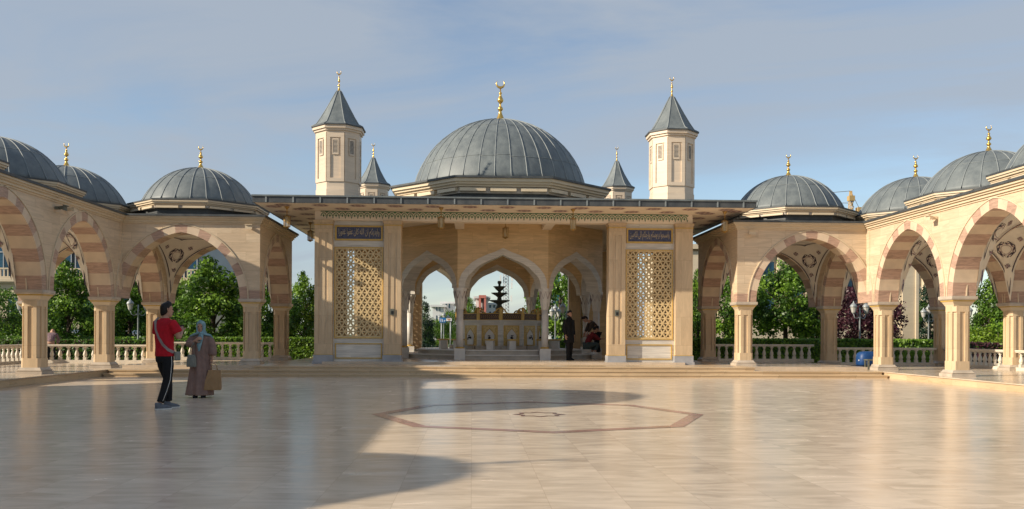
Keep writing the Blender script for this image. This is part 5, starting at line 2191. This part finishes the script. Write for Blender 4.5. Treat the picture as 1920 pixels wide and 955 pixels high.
def head(mb, c, rz=0.0, tilt=0.0, s=1.0):
    """a head with brow, nose, lips, jaw and ears; c is its middle, the face looks along +Y before turning"""
    T = Matrix.Translation(c) @ Matrix.Rotation(rz, 4, 'Z') @ Matrix.Rotation(tilt, 4, 'X') @ Matrix.Scale(s, 4)
    h = MB()
    prof = [(-.118, .030, .035, .035), (-.110, .045, .058, .030), (-.085, .058, .080, .016), (-.05, .066, .088, .006), (-.01, .071, .092, 0), (.03, .075, .095, -.004),
            (.065, .073, .094, -.010), (.095, .058, .078, -.014), (.115, .032, .045, -.016), (.120, .006, .010, -.016)]
    h.loft([[(rx * math.cos(2 * PI * j / 20), yo + ry * math.sin(2 * PI * j / 20), z) for j in range(20)] for z, rx, ry, yo in prof], 0, True)
    h.tube([(0, .088, .022), (0, .098, .0), (0, .112, -.022), (0, .098, -.034)], [.008, .010, .014, .009], 8)
    h.tube([(-.05, .078, .034), (0, .092, .036), (.05, .078, .034)], [.010, .012, .010], 8)
    h.tube([(-.024, .088, -.062), (0, .097, -.060), (.024, .088, -.062)], [.006, .010, .006], 6)
    h.ball((0, .078, -.098), .022, 8)
    for sg in (-1, 1):
        h.tube([(sg * .073, -.012, .022), (sg * .084, -.018, .028), (sg * .086, -.018, -.004), (sg * .076, -.006, -.028)], [.010, .012, .011, .008], 6)
    h.xform(T)
    mb.add(h.v, h.f, 0, True)
    return T


def face(o, T):
    for sg in (-1, 1):
        e = MB()
        e.ball((sg * .030, .080, .014), .0135, 8, 0, (1.2, .7, .75))
        e.xform(T)
        e.build('eye', 'eye', o)
    e = MB()
    e.tube([(-.022, .095, -.062), (0, .1055, -.060), (.022, .095, -.062)], [.003, .0065, .003], 6)
    e.xform(T)
    e.build('lips', 'lip', o)


def hand(mb, wrist, aim, palm, curl=0.5, side=1):
    """palm, four bent fingers of different length and a thumb; palm is the way the palm faces"""
    a = Vector(aim).normalized()
    n = Vector(palm)
    n = (n - a * n.dot(a)).normalized()
    s = a.cross(n) * side
    w = Vector(wrist)
    mb.loft([[tuple(w + a * l + s * (hw * math.cos(2 * PI * j / 10)) + n * (ht * math.sin(2 * PI * j / 10))) for j in range(10)]
             for l, hw, ht in ((-.02, .026, .020), (.02, .036, .018), (.06, .043, .016), (.092, .040, .012))], 0, True)
    for k, (off, ln_) in enumerate(((-.031, .068), (-.010, .078), (.011, .072), (.031, .056))):
        p = w + a * .082 + s * off
        d = a.copy()
        pts = [w + a * .05 + s * off * .9, p]
        for sgm, fr in enumerate((.42, .33, .25)):
            ang = curl * (0.55 + 0.35 * sgm)
            d = (d * math.cos(ang) + n * math.sin(ang)).normalized()
            p = p + d * ln_ * fr
            pts.append(p)
        mb.tube(pts, [.010, .0098, .0092, .0084, .0065], 7)
    p0 = w + a * .015 - s * .030
    mb.tube([p0, p0 + (a * .5 - s * .8 + n * .25).normalized() * .035, p0 + (a * .9 - s * .62 + n * .5).normalized() * .064,
             p0 + (a * 1.2 - s * .35 + n * .8).normalized() * .085], [.012, .0115, .010, .0075], 7)


def person(label, loc, rz, J, build):
    t = thing('person', label, 'person', (0, 0, 0))
    build(t, J)
    t.location = loc
    t.rotation_euler = (0, 0, rz)
    return t


def garment(t, name, V, E, mat, vox=0.012, extra=None, sm=2):
    mb = MB()
    vs, fs = skin_shape(V, E)
    mb.add(vs, fs, 0, True)
    if extra:
        extra(mb)
    return fuse(mb, vox, sm).build(name, mat, t, recalc=False)


def trousers(t, mat, waist, legs, vox=0.011):
    """waist: rings (z, rx, ry, y); legs: lists of (x, y, z, r)"""
    mb = MB()
    mb.loft([[(rx * math.cos(2 * PI * j / 24), yo + ry * math.sin(2 * PI * j / 24), z) for j in range(24)] for z, rx, ry, yo in waist], 0, True)
    for lg in legs:
        mb.tube([q[:3] for q in lg], [q[3] for q in lg], 14)
    return fuse(mb, vox, 2).build('trousers', mat, t, recalc=False)


def chain(n, start=0):
    return [(i, i + 1) for i in range(start, start + n - 1)]


# --- man in the red shirt: stands with his back to us, arms raised in front, weight on the left leg
t = thing('person', 'man in red t-shirt and black track trousers, seen from behind, pale strap across his back', 'person', (0, 0, 0))
# local frame: faces +Y, +X is his right
hipL, hipR = (-.10, 0, .93), (.10, 0, .93)
kneeL, kneeR = (-.085, .13, .51), (.095, -.01, .50)
ankL, ankR = (-.075, .13, .10), (.085, -.15, .10)
shL, shR = (-.205, 0, 1.475), (.205, 0, 1.475)
elL, elR = (-.285, .06, 1.20), (.285, .07, 1.205)
wrL, wrR = (-.12, .27, 1.27), (.10, .265, 1.33)
mb = MB()
V = [(0, 0, .98, .12, .09), (0, -.01, 1.20, .12, .09), (0, -.01, 1.40, .13, .085), (0, .0, 1.51, .06), (0, .012, 1.60, .06), (0, .02, 1.68, .06),
     (*shL, .055), (*elL, .046), (*wrL, .030), (*shR, .055), (*elR, .046), (*wrR, .030),
     (*hipL, .08), (*kneeL, .062), (*ankL, .042), (*hipR, .08), (*kneeR, .062), (*ankR, .042)]
E = [(0, 1), (1, 2), (2, 3), (3, 4), (4, 5), (2, 6), (6, 7), (7, 8), (2, 9), (9, 10), (10, 11), (0, 12), (12, 13), (13, 14), (0, 15), (15, 16), (16, 17)]
vs, fs = skin_shape(V, E)
mb.add(vs, fs, 0, True)
T = head(mb, (0.01, .03, 1.685), -0.25, -0.05, 1.0)
hand(mb, wrL, (.55, .3, .55), (.5, .55, -.4), 0.7, -1)
hand(mb, wrR, (-.5, .2, .5), (-.3, .6, -.4), 0.7, 1)
body = fuse(mb, 0.0075).build('body', 'skin', t, recalc=False)
face(body, T)
hr = MB()
hr.loft([[(rx * math.cos(2 * PI * j / 24), yo + ry * math.sin(2 * PI * j / 24), z + (0.03 * math.sin(2 * PI * j / 24) if z < .02 else 0.02 * math.sin(2 * PI * j / 24))) for j in range(24)]
         for z, rx, ry, yo in ((-.075, .058, .050, -.040), (-.03, .078, .074, -.030), (.03, .082, .084, -.026), (.075, .081, .095, -.017), (.115, .065, .080, -.014), (.135, .036, .046, -.014), (.14, .006, .008, -.014))], 0, True)
hr.xform(T)
hr.build('hair', 'hair', t)
mb = MB()
mb.loft([[(rx * math.cos(2 * PI * j / 28) + .004 * math.sin(7 * 2 * PI * j / 28 + z * 9), yo + ry * math.sin(2 * PI * j / 28) + .005 * math.sin(5 * 2 * PI * j / 28 + z * 14), z) for j in range(28)]
         for z, rx, ry, yo in ((.90, .188, .140, 0), (.93, .190, .142, 0), (1.05, .178, .132, 0), (1.22, .188, .130, -.01), (1.36, .208, .126, -.01), (1.44, .205, .112, -.005), (1.49, .165, .095, 0), (1.525, .095, .080, .005), (1.55, .072, .070, .01))], 0, True)
for sh, el in ((shL, (-.268, .035, 1.285)), (shR, (.274, .058, 1.30))):
    mid = tuple((a_ + b_) / 2 for a_, b_ in zip(sh, el))
    mb.tube([(sh[0] * .72, sh[1], sh[2] - .01), sh[:2] + (sh[2] - .015,), mid, el], [.06, .076, .078, .080], 14)
fuse(mb, .011, 2).build('t_shirt', 'redcloth', t, recalc=False)
trousers(t, 'blackcloth', [(1.02, .165, .122, 0), (.95, .172, .130, 0), (.86, .178, .132, 0), (.80, .170, .120, 0)],
         [[(-.088, .01, .88, .088), (-.092, .04, .74, .094), (-.085, .125, .51, .074), (-.080, .13, .32, .068), (-.076, .13, .13, .062)],
          [(.088, .0, .88, .088), (.094, .0, .74, .094), (.095, -.012, .51, .074), (.09, -.07, .32, .068), (.086, -.14, .13, .062)]])
mb = MB()
mb.tube([(.180, .0, .93), (.186, .005, .80), (.182, -.005, .66), (.171, -.014, .50), (.160, -.07, .32), (.150, -.14, .15)], 0.009, 6, 0, flat=0.5)
mb.build('white_stripe', 'sole', t)
for (ax, ay, az), nm in ((ankL, 0), (ankR, 0)):
    s_ = MB()
    yaw = -0.25
    s_.loft([[(rx * math.cos(2 * PI * j / 14), yo + ry * math.sin(2 * PI * j / 14), z) for j in range(14)]
             for z, rx, ry, yo in ((.028, .050, .140, .06), (.05, .051, .138, .055), (.075, .046, .110, .03), (.10, .040, .062, -.02), (.125, .040, .050, -.025))], 0, True)
    s_.loft([[(rx * math.cos(2 * PI * j / 14), .06 + ry * math.sin(2 * PI * j / 14), z) for j in range(14)] for z, rx, ry in ((.0, .050, .142), (.028, .054, .147))], 1, True)
    s_.xform(Matrix.Translation((ax, ay, 0)) @ Matrix.Rotation(yaw, 4, 'Z'))
    s_.build('shoe', ['shoe', 'sole'], t)
MAN = (wx(309, 15.1), 15.1, 0.0)
t.location = MAN
t.rotation_euler = (0, 0, -0.62)
# crossbody bag and phone: held things
b = thing('crossbody_bag', 'grey crossbody bag with wide strap worn by the man in red', 'bag', (0, 0, 0))
mb = MB()
pts = [(-.125, .05, 1.55), (-.135, -.03, 1.558), (-.12, -.098, 1.50), (-.06, -.135, 1.36), (.03, -.14, 1.22), (.12, -.125, 1.10), (.185, -.06, 1.01), (.20, .03, .97)]
rings = []
for i, p in enumerate(pts):
    p = Vector(p)
    tg = (Vector(pts[min(i + 1, 7)]) - Vector(pts[max(i - 1, 0)])).normalized()
    nn = Vector((0, -1, .1)) if i > 2 else Vector((0, -.3, 1))
    if i >= 6:
        nn = Vector((1, -.3, 0))
    sd = tg.cross(nn).normalized() * .024
    nn = sd.cross(tg).normalized() * .004
    rings.append([tuple(p + sd + nn), tuple(p - sd + nn), tuple(p - sd - nn), tuple(p + sd - nn)])
mb.loft(rings, 0)
mb.build('strap', 'greycloth', b)
mb = MB()
mb.loft([[(.205 + q * .03 + dx, .09 + dy, z) for dx, dy in ((-.015, -.05), (.02, -.05), (.02, .05), (-.015, .05))] for z, q in ((.83, 0), (.85, .4), (.95, .3), (.98, 0))], 0)
mb.build('pouch', 'bagleather', b)
b.location = MAN
b.rotation_euler = (0, 0, -0.62)
p = thing('phone', 'dark phone held up in both hands by the man in red', 'phone', (0, 0, 0))
mb = MB()
mb.box(-.075, .075, -.005, .005, -.04, .04)
mb.xform(Matrix.Translation((-0.02, .33, 1.40)) @ Matrix.Rotation(-.3, 4, 'X'))
mb.build('case', 'black', p)
p.location = MAN
p.rotation_euler = (0, 0, -0.62)

# --- woman in the long coat
t = thing('person', 'woman in long mauve brown robe and teal headscarf, facing the man in red', 'person', (0, 0, 0))
WOM = (wx(377, 17.9), 17.9, 0.0)
mb = MB()
V = [(0, 0, .85, .11, .09), (0, 0, 1.05, .11, .085), (0, 0, 1.20, .12, .085), (0, .0, 1.29, .055), (0, .01, 1.36, .052),
     (-.165, 0, 1.235, .05), (-.24, .02, 1.0, .04), (-.235, .06, .80, .026), (.165, 0, 1.235, .05), (.235, .05, 1.03, .04), (.075, .165, 1.14, .026),
     (-.09, 0, .80, .085), (-.09, 0, .45, .055), (-.08, -.02, .09, .038), (.09, 0, .80, .085), (.09, 0, .45, .055), (.07, -.02, .09, .038)]
E = [(0, 1), (1, 2), (2, 3), (3, 4), (2, 5), (5, 6), (6, 7), (2, 8), (8, 9), (9, 10), (0, 11), (11, 12), (12, 13), (0, 14), (14, 15), (15, 16)]
vs, fs = skin_shape(V, E)
mb.add(vs, fs, 0, True)
T = head(mb, (0, .02, 1.415), 0.0, -0.03, 0.93)
hand(mb, (-.235, .062, .79), (-.05, .15, -1), (1, .2, 0), 0.9, 1)
hand(mb, (.07, .17, 1.145), (-.75, .25, .45), (-.2, -.6, -.3), 0.9, 1)
body = fuse(mb, 0.0075).build('body', 'skin', t, recalc=False)
face(body, T)
mb = MB()
n = 48
rings = []
for z, rx, ry, fold in ((.045, .262, .225, .020), (.06, .264, .228, .022), (.30, .235, .205, .018), (.55, .21, .185, .012), (.80, .180, .160, .012), (.98, .172, .145, .009), (1.12, .175, .130, .005),
                        (1.22, .185, .115, .0), (1.28, .12, .085, 0), (1.31, .07, .065, 0)):
    rings.append([((rx + fold * math.sin(9 * a + z * 2) + fold * .5 * math.sin(17 * a)) * math.cos(a) + (0.03 * (0.5 - z) if z < .5 else 0), (ry + fold * math.sin(9 * a + z * 2)) * math.sin(a), z)
                  for a in (2 * PI * j / n for j in range(n))])
mb.loft(rings, 0, True)
vs, fs = skin_shape([(-.14, 0, 1.235, .085), (-.235, .02, 1.02, .085), (-.24, .05, .88, .092), (-.24, .055, .835, .075)], chain(4))
mb.add(vs, fs, 0, True)
vs, fs = skin_shape([(.14, 0, 1.235, .085), (.235, .05, 1.04, .085), (.155, .12, 1.09, .075), (.10, .15, 1.125, .058)], chain(4))
mb.add(vs, fs, 0, True)
fuse(mb, 0.011, 2).build('robe', 'abaya', t, recalc=False)
# scarf: hood round the face, draped ends
mb = MB()
hood = []
for z, rx, ry, yo in ((-.20, .155, .115, -.03), (-.15, .105, .10, -.02), (-.10, .090, .092, -.018), (-.03, .094, .098, -.022), (.04, .097, .106, -.02), (.09, .088, .10, -.016), (.125, .060, .07, -.012), (.142, .02, .025, -.01)):
    ring = []
    op = 0.72 if -.11 < z < .06 else (0.5 if z < .09 else 0.0)
    for j in range(28):
        a = PI / 2 + op + (2 * PI - 2 * op) * j / 27
        ring.append((rx * math.cos(a), yo + ry * math.sin(a), z))
    hood.append(ring)
mb.loft(hood, 0, True, cap=False, closed=False)
for sg in (-1, 1):
    mb.tube([(sg * .060, .068, .07), (sg * .068, .06, .0), (sg * .060, .062, -.08), (sg * .02, .085, -.135)], [.014, .016, .018, .022], 8)
mb.tube([(0, .03, .13), (0, .07, .115), (0, .078, .085)], [.03, .034, .028], 8)
mb.xform(T)
for pts, rs in (([(-.03, .10, 1.30), (-.02, .135, 1.18), (.0, .15, 1.05), (.0, .155, .93)], [.055, .06, .05, .015]),
                ([(.0, .09, 1.30), (.10, .07, 1.27), (.18, .02, 1.24), (.22, 0, 1.17)], [.05, .06, .055, .02]),
                ([(.0, .09, 1.30), (-.10, .07, 1.27), (-.18, .02, 1.25), (-.235, 0, 1.19)], [.05, .06, .055, .02]),
                ([(0, -.05, 1.33), (0, -.12, 1.22), (0, -.14, 1.08)], [.09, .12, .10])):
    mb.tube(pts, rs, 10, 0, flat=0.45)
mb.build('headscarf', 'scarf', t, recalc=False)
for sg, yy in ((-1, .05), (1, .09)):
    s_ = MB()
    s_.loft([[(rx * math.cos(2 * PI * j / 14), yo + ry * math.sin(2 * PI * j / 14), z) for j in range(14)]
             for z, rx, ry, yo in ((.0, .040, .115, .05), (.03, .043, .118, .05), (.055, .036, .085, .03), (.07, .03, .045, 0))], 0, True)
    s_.xform(Matrix.Translation((sg * .075, yy, 0)))
    s_.build('shoe', 'blackcloth', t)
t.location = WOM
t.rotation_euler = (0, 0, PI + 0.05)
b = thing('paper_bag', 'brown paper carrier bag hanging from the left hand of the woman', 'bag', (0, 0, 0))
mb = MB()
mb.loft([[(cx_ + hx * sx, cy_ + hy * sy, z) for sx, sy in ((-1, -1), (-.9, -1.05), (0, -1.12), (.9, -1.05), (1, -1), (1, 1), (0, .95), (-1, 1))]
         for z, hx, hy, cx_, cy_ in ((.14, .155, .075, -.01, 0), (.17, .162, .08, -.01, 0), (.33, .150, .065, 0, 0), (.52, .115, .045, .02, 0), (.54, .115, .04, .02, 0))], 0, False)
mb.build('sack', 'kraft', b)
mb = MB()
for yy in (-.04, .04):
    mb.tube([(-.05, yy, .52), (-.03, yy * .5, .63), (.01, 0, .675), (.06, yy * .5, .63), (.08, yy, .52)], .006, 6)
mb.build('handle', 'kraft', b)
b.location = (WOM[0] + .275, WOM[1] - .09, 0.015)
b.rotation_euler = (0, 0, .15)
b = thing('shoulder_bag', 'grey green shoulder bag hanging at the right side of the woman', 'bag', (0, 0, 0))
mb = MB()
mb.loft([[(hx * sx, hy * sy, z) for sx, sy in ((-1, -1), (0, -1.25), (1, -1), (1, 1), (0, 1.25), (-1, 1))] for z, hx, hy in ((0, .14, .045), (.03, .15, .055), (.16, .145, .055), (.27, .12, .04), (.30, .11, .03))], 0)
mb.build('pouch', 'bagleather', b)
mb = MB()
mb.tube([(-.10, 0, .28), (-.02, -.02, .45), (.09, .0, .60), (.05, .06, .60), (.08, .02, .28)], .011, 6)
mb.build('strap', 'bagleather', b)
b.location = (WOM[0] - .12, WOM[1] - .215, .62)
b.scale = (.56, .8, .82)
b.rotation_euler = (0, 0, -.2)

# --- man in black by the fountain arch
t = thing('person', 'bearded man in long black coat standing before the right fountain arch', 'person', (0, 0, 0))
mb = MB()
V = [(0, 0, .95, .12, .10), (0, -.01, 1.18, .125, .10), (0, -.01, 1.36, .14, .10), (0, 0, 1.48, .065), (0, .01, 1.56, .06),
     (-.19, 0, 1.42, .06), (-.235, -.02, 1.13, .045), (-.215, .03, .88, .03), (.19, 0, 1.42, .06), (.235, -.02, 1.13, .045), (.215, .03, .88, .03),
     (-.09, 0, .90, .09), (-.09, .02, .48, .06), (-.09, -.03, .09, .042), (.09, 0, .90, .09), (.10, .04, .48, .06), (.11, .05, .09, .042)]
vs, fs = skin_shape(V, E)
mb.add(vs, fs, 0, True)
T = head(mb, (0, .025, 1.635), -0.25, 0, 1.0)
hand(mb, (-.215, .03, .87), (0, .1, -1), (1, .1, 0), .4, 1)
hand(mb, (.215, .03, .87), (0, .1, -1), (-1, .1, 0), .4, -1)
body = fuse(mb, 0.008).build('body', 'skin', t, recalc=False)
face(body, T)
hr.xform(T @ Matrix.Identity(4)) if False else None
h2 = MB()
h2.loft([[(rx * math.cos(2 * PI * j / 20), yo + ry * math.sin(2 * PI * j / 20), z + .025 * math.sin(2 * PI * j / 20)) for j in range(20)]
         for z, rx, ry, yo in ((-.04, .070, .072, -.030), (.03, .082, .092, -.018), (.075, .082, .098, -.012), (.115, .064, .08, -.012), (.135, .03, .04, -.012))], 0, True)
h2.xform(T)
h2.build('hair', 'hair', t)
bd = MB()
bd.loft([[(rx * math.cos(PI * j / 10), yo + ry * math.sin(PI * j / 10), z) for j in range(11)] for z, rx, ry, yo in ((-.03, .072, .075, .0), (-.075, .070, .085, .008), (-.115, .05, .07, .03), (-.15, .02, .03, .06))], 0, True, cap=False, closed=False)
bd.xform(T)
bd.build('beard', 'hair', t, recalc=False)
mb = MB()
mb.loft([[(rx * math.cos(2 * PI * j / 28), yo + ry * math.sin(2 * PI * j / 28), z) for j in range(28)]
         for z, rx, ry, yo in ((.62, .215, .175, 0), (.75, .208, .165, 0), (.95, .195, .150, 0), (1.12, .190, .138, -.01), (1.30, .205, .132, -.01), (1.40, .205, .118, -.005), (1.46, .155, .098, 0), (1.50, .095, .085, .005), (1.54, .075, .075, .01))], 0, True)
for sg in (-1, 1):
    mb.tube([(sg * .14, 0, 1.40), (sg * .19, 0, 1.405), (sg * .225, -.015, 1.25), (sg * .243, -.02, 1.13), (sg * .228, .012, .98), (sg * .22, .028, .91)], [.06, .078, .074, .07, .064, .06], 14)
fuse(mb, .011, 2).build('coat', 'blackcloth', t, recalc=False)
trousers(t, 'blackcloth', [(1.0, .15, .115, 0), (.9, .16, .125, 0), (.80, .16, .115, 0)],
         [[(-.088, 0, .88, .085), (-.09, .01, .70, .09), (-.09, .02, .48, .072), (-.09, -.03, .08, .064)], [(.088, 0, .88, .085), (.095, .02, .70, .09), (.10, .04, .48, .072), (.11, .05, .08, .064)]])
for ax, ay in ((-.09, -.03), (.11, .05)):
    s_ = MB()
    s_.loft([[(rx * math.cos(2 * PI * j / 14), yo + ry * math.sin(2 * PI * j / 14), z) for j in range(14)]
             for z, rx, ry, yo in ((.0, .048, .14, .06), (.04, .05, .14, .06), (.075, .043, .10, .03), (.11, .04, .05, -.01))], 0, True)
    s_.xform(Matrix.Translation((ax, ay, 0)))
    s_.build('shoe', 'blackcloth', t)
t.location = (wx(1067, 30.9), 30.9, ZH)
t.rotation_euler = (0, 0, PI + 0.75)

# --- two people washing at the fountain
t = thing('person', 'person in maroon jumper crouching by the right front column of the fountain', 'person', (0, 0, 0))
mb = MB()
# crouching, faces +Y, seat on the step behind
VC = [(0, 0, .36, .13, .11), (0, .06, .55, .125, .10), (0, .16, .74, .13, .10), (0, .23, .83, .06), (0, .27, .89, .055),
      (-.17, .18, .77, .055), (-.22, .34, .60, .043), (-.12, .52, .58, .03), (.17, .18, .77, .055), (.22, .34, .60, .043), (.12, .52, .58, .03),
      (-.11, .03, .34, .09), (-.15, .38, .42, .065), (-.14, .24, .08, .045), (.11, .03, .34, .09), (.15, .38, .42, .065), (.14, .24, .08, .045)]
vs, fs = skin_shape(VC, E)
mb.add(vs, fs, 0, True)
T = head(mb, (0, .34, .955), 0, -0.5, 1.0)
hand(mb, (-.12, .53, .58), (.3, 1, .1), (0, 0, 1), .5, 1)
hand(mb, (.12, .53, .58), (-.3, 1, .1), (0, 0, 1), .5, -1)
body = fuse(mb, 0.009).build('body', 'skin', t, recalc=False)
face(body, T)
h2 = MB()
h2.loft([[(rx * math.cos(2 * PI * j / 20), yo + ry * math.sin(2 * PI * j / 20), z + .03 * math.sin(2 * PI * j / 20)) for j in range(20)]
         for z, rx, ry, yo in ((-.05, .070, .072, -.030), (.03, .084, .094, -.018), (.075, .083, .098, -.012), (.115, .064, .08, -.012), (.137, .03, .04, -.012))], 0, True)
h2.xform(T)
h2.build('hair', 'hair', t)
garment(t, 'jumper', [(0, -.01, .38, .165, .14), (0, .06, .56, .165, .13), (0, .16, .745, .165, .12), (0, .22, .82, .08), (-.17, .18, .77, .08), (-.225, .34, .60, .068), (-.15, .47, .585, .052),
                      (.17, .18, .77, .08), (.225, .34, .60, .068), (.15, .47, .585, .052)], [(0, 1), (1, 2), (2, 3), (2, 4), (4, 5), (5, 6), (2, 7), (7, 8), (8, 9)], 'maroon')
garment(t, 'trousers', [(0, -.02, .36, .16, .14), (-.11, .03, .345, .11), (-.15, .37, .42, .09), (-.142, .26, .14, .065), (.11, .03, .345, .11), (.15, .37, .42, .09), (.142, .26, .14, .065)],
        [(0, 1), (1, 2), (2, 3), (0, 4), (4, 5), (5, 6)], 'teal')
for ax in (-.14, .14):
    s_ = MB()
    s_.loft([[(rx * math.cos(2 * PI * j / 14), yo + ry * math.sin(2 * PI * j / 14), z) for j in range(14)]
             for z, rx, ry, yo in ((.0, .048, .135, .05), (.04, .05, .135, .05), (.075, .043, .09, .02), (.11, .04, .05, -.01))], 0, True)
    s_.xform(Matrix.Translation((ax, .25, 0)))
    s_.build('shoe', 'sole', t)
t.location = (wx(1101, 32.15), 32.15, 0.55)
t.rotation_euler = (0, 0, -PI / 2 + 0.25)
t = thing('person', 'person in dark brown jacket bending forward above the crouching one', 'person', (0, 0, 0))
mb = MB()
VB = [(0, 0, .90, .12, .10), (0, .12, 1.08, .125, .10), (0, .28, 1.22, .13, .10), (0, .38, 1.27, .06), (0, .43, 1.30, .055),
      (-.17, .28, 1.22, .055), (-.22, .36, .98, .043), (-.17, .46, .80, .03), (.17, .28, 1.22, .055), (.22, .36, .98, .043), (.17, .46, .80, .03),
      (-.09, 0, .86, .09), (-.10, .05, .47, .062), (-.10, -.03, .08, .043), (.09, 0, .86, .09), (.10, .05, .47, .062), (.10, -.03, .08, .043)]
vs, fs = skin_shape(VB, E)
mb.add(vs, fs, 0, True)
T = head(mb, (0, .50, 1.34), 0, -0.9, 1.0)
hand(mb, (-.17, .465, .79), (0, .3, -1), (1, 0, 0), .5, 1)
hand(mb, (.17, .465, .79), (0, .3, -1), (-1, 0, 0), .5, -1)
body = fuse(mb, 0.009).build('body', 'skin', t, recalc=False)
face(body, T)
h3 = MB()
h3.loft([[(rx * math.cos(2 * PI * j / 20), yo + ry * math.sin(2 * PI * j / 20), z + .03 * math.sin(2 * PI * j / 20)) for j in range(20)]
         for z, rx, ry, yo in ((-.05, .070, .072, -.030), (.03, .084, .094, -.018), (.075, .083, .098, -.012), (.115, .064, .08, -.012), (.137, .03, .04, -.012))], 0, True)
h3.xform(T)
h3.build('hair', 'hair', t)
garment(t, 'jacket', [(0, -.01, .84, .165, .14), (0, .11, 1.07, .165, .135), (0, .28, 1.22, .165, .125), (0, .37, 1.26, .08), (-.17, .28, 1.22, .08), (-.225, .36, .98, .068), (-.18, .44, .84, .055),
                      (.17, .28, 1.22, .08), (.225, .36, .98, .068), (.18, .44, .84, .055)], [(0, 1), (1, 2), (2, 3), (2, 4), (4, 5), (5, 6), (2, 7), (7, 8), (8, 9)], 'brown')
garment(t, 'trousers', [(0, 0, .90, .14, .12), (-.09, 0, .78, .10), (-.10, .05, .47, .085), (-.10, -.03, .07, .07), (.09, 0, .78, .10), (.10, .05, .47, .085), (.10, -.03, .07, .07)],
        [(0, 1), (1, 2), (2, 3), (0, 4), (4, 5), (5, 6)], 'blackcloth')
t.location = (wx(1121, 32.9), 32.9, 0.55)
t.rotation_euler = (0, 0, PI / 2 + 0.15)

# --- stooping person beyond the balustrade
t = thing('person', 'person in checked shirt stooping beyond the balustrade behind the first column', 'person', (0, 0, 0))
mb = MB()
vs, fs = skin_shape(VB, E)
mb.add(vs, fs, 0, True)
T = head(mb, (0, .50, 1.30), 0, -1.0, 1.0)
hand(mb, (-.17, .465, .79), (0, .3, -1), (1, 0, 0), .5, 1)
hand(mb, (.17, .465, .79), (0, .3, -1), (-1, 0, 0), .5, -1)
fuse(mb, 0.010).build('body', 'skin', t, recalc=False)
garment(t, 'shirt', [(0, -.01, .84, .175, .15), (0, .11, 1.07, .175, .14), (0, .28, 1.20, .175, .13), (0, .36, 1.24, .08), (-.17, .28, 1.21, .08), (-.225, .36, .98, .068), (-.18, .44, .84, .055),
                     (.17, .28, 1.21, .08), (.225, .36, .98, .068), (.18, .44, .84, .055)], [(0, 1), (1, 2), (2, 3), (2, 4), (4, 5), (5, 6), (2, 7), (7, 8), (8, 9)], 'check')
garment(t, 'trousers', [(0, 0, .90, .14, .12), (-.09, 0, .78, .10), (-.10, .05, .47, .085), (-.10, -.03, .07, .07), (.09, 0, .78, .10), (.10, .05, .47, .085), (.10, -.03, .07, .07)],
        [(0, 1), (1, 2), (2, 3), (0, 4), (4, 5), (5, 6)], 'blackcloth')
t.location = (wx(95, 35.2), 35.2, 0.0)
t.rotation_euler = (0, 0, 0.3)
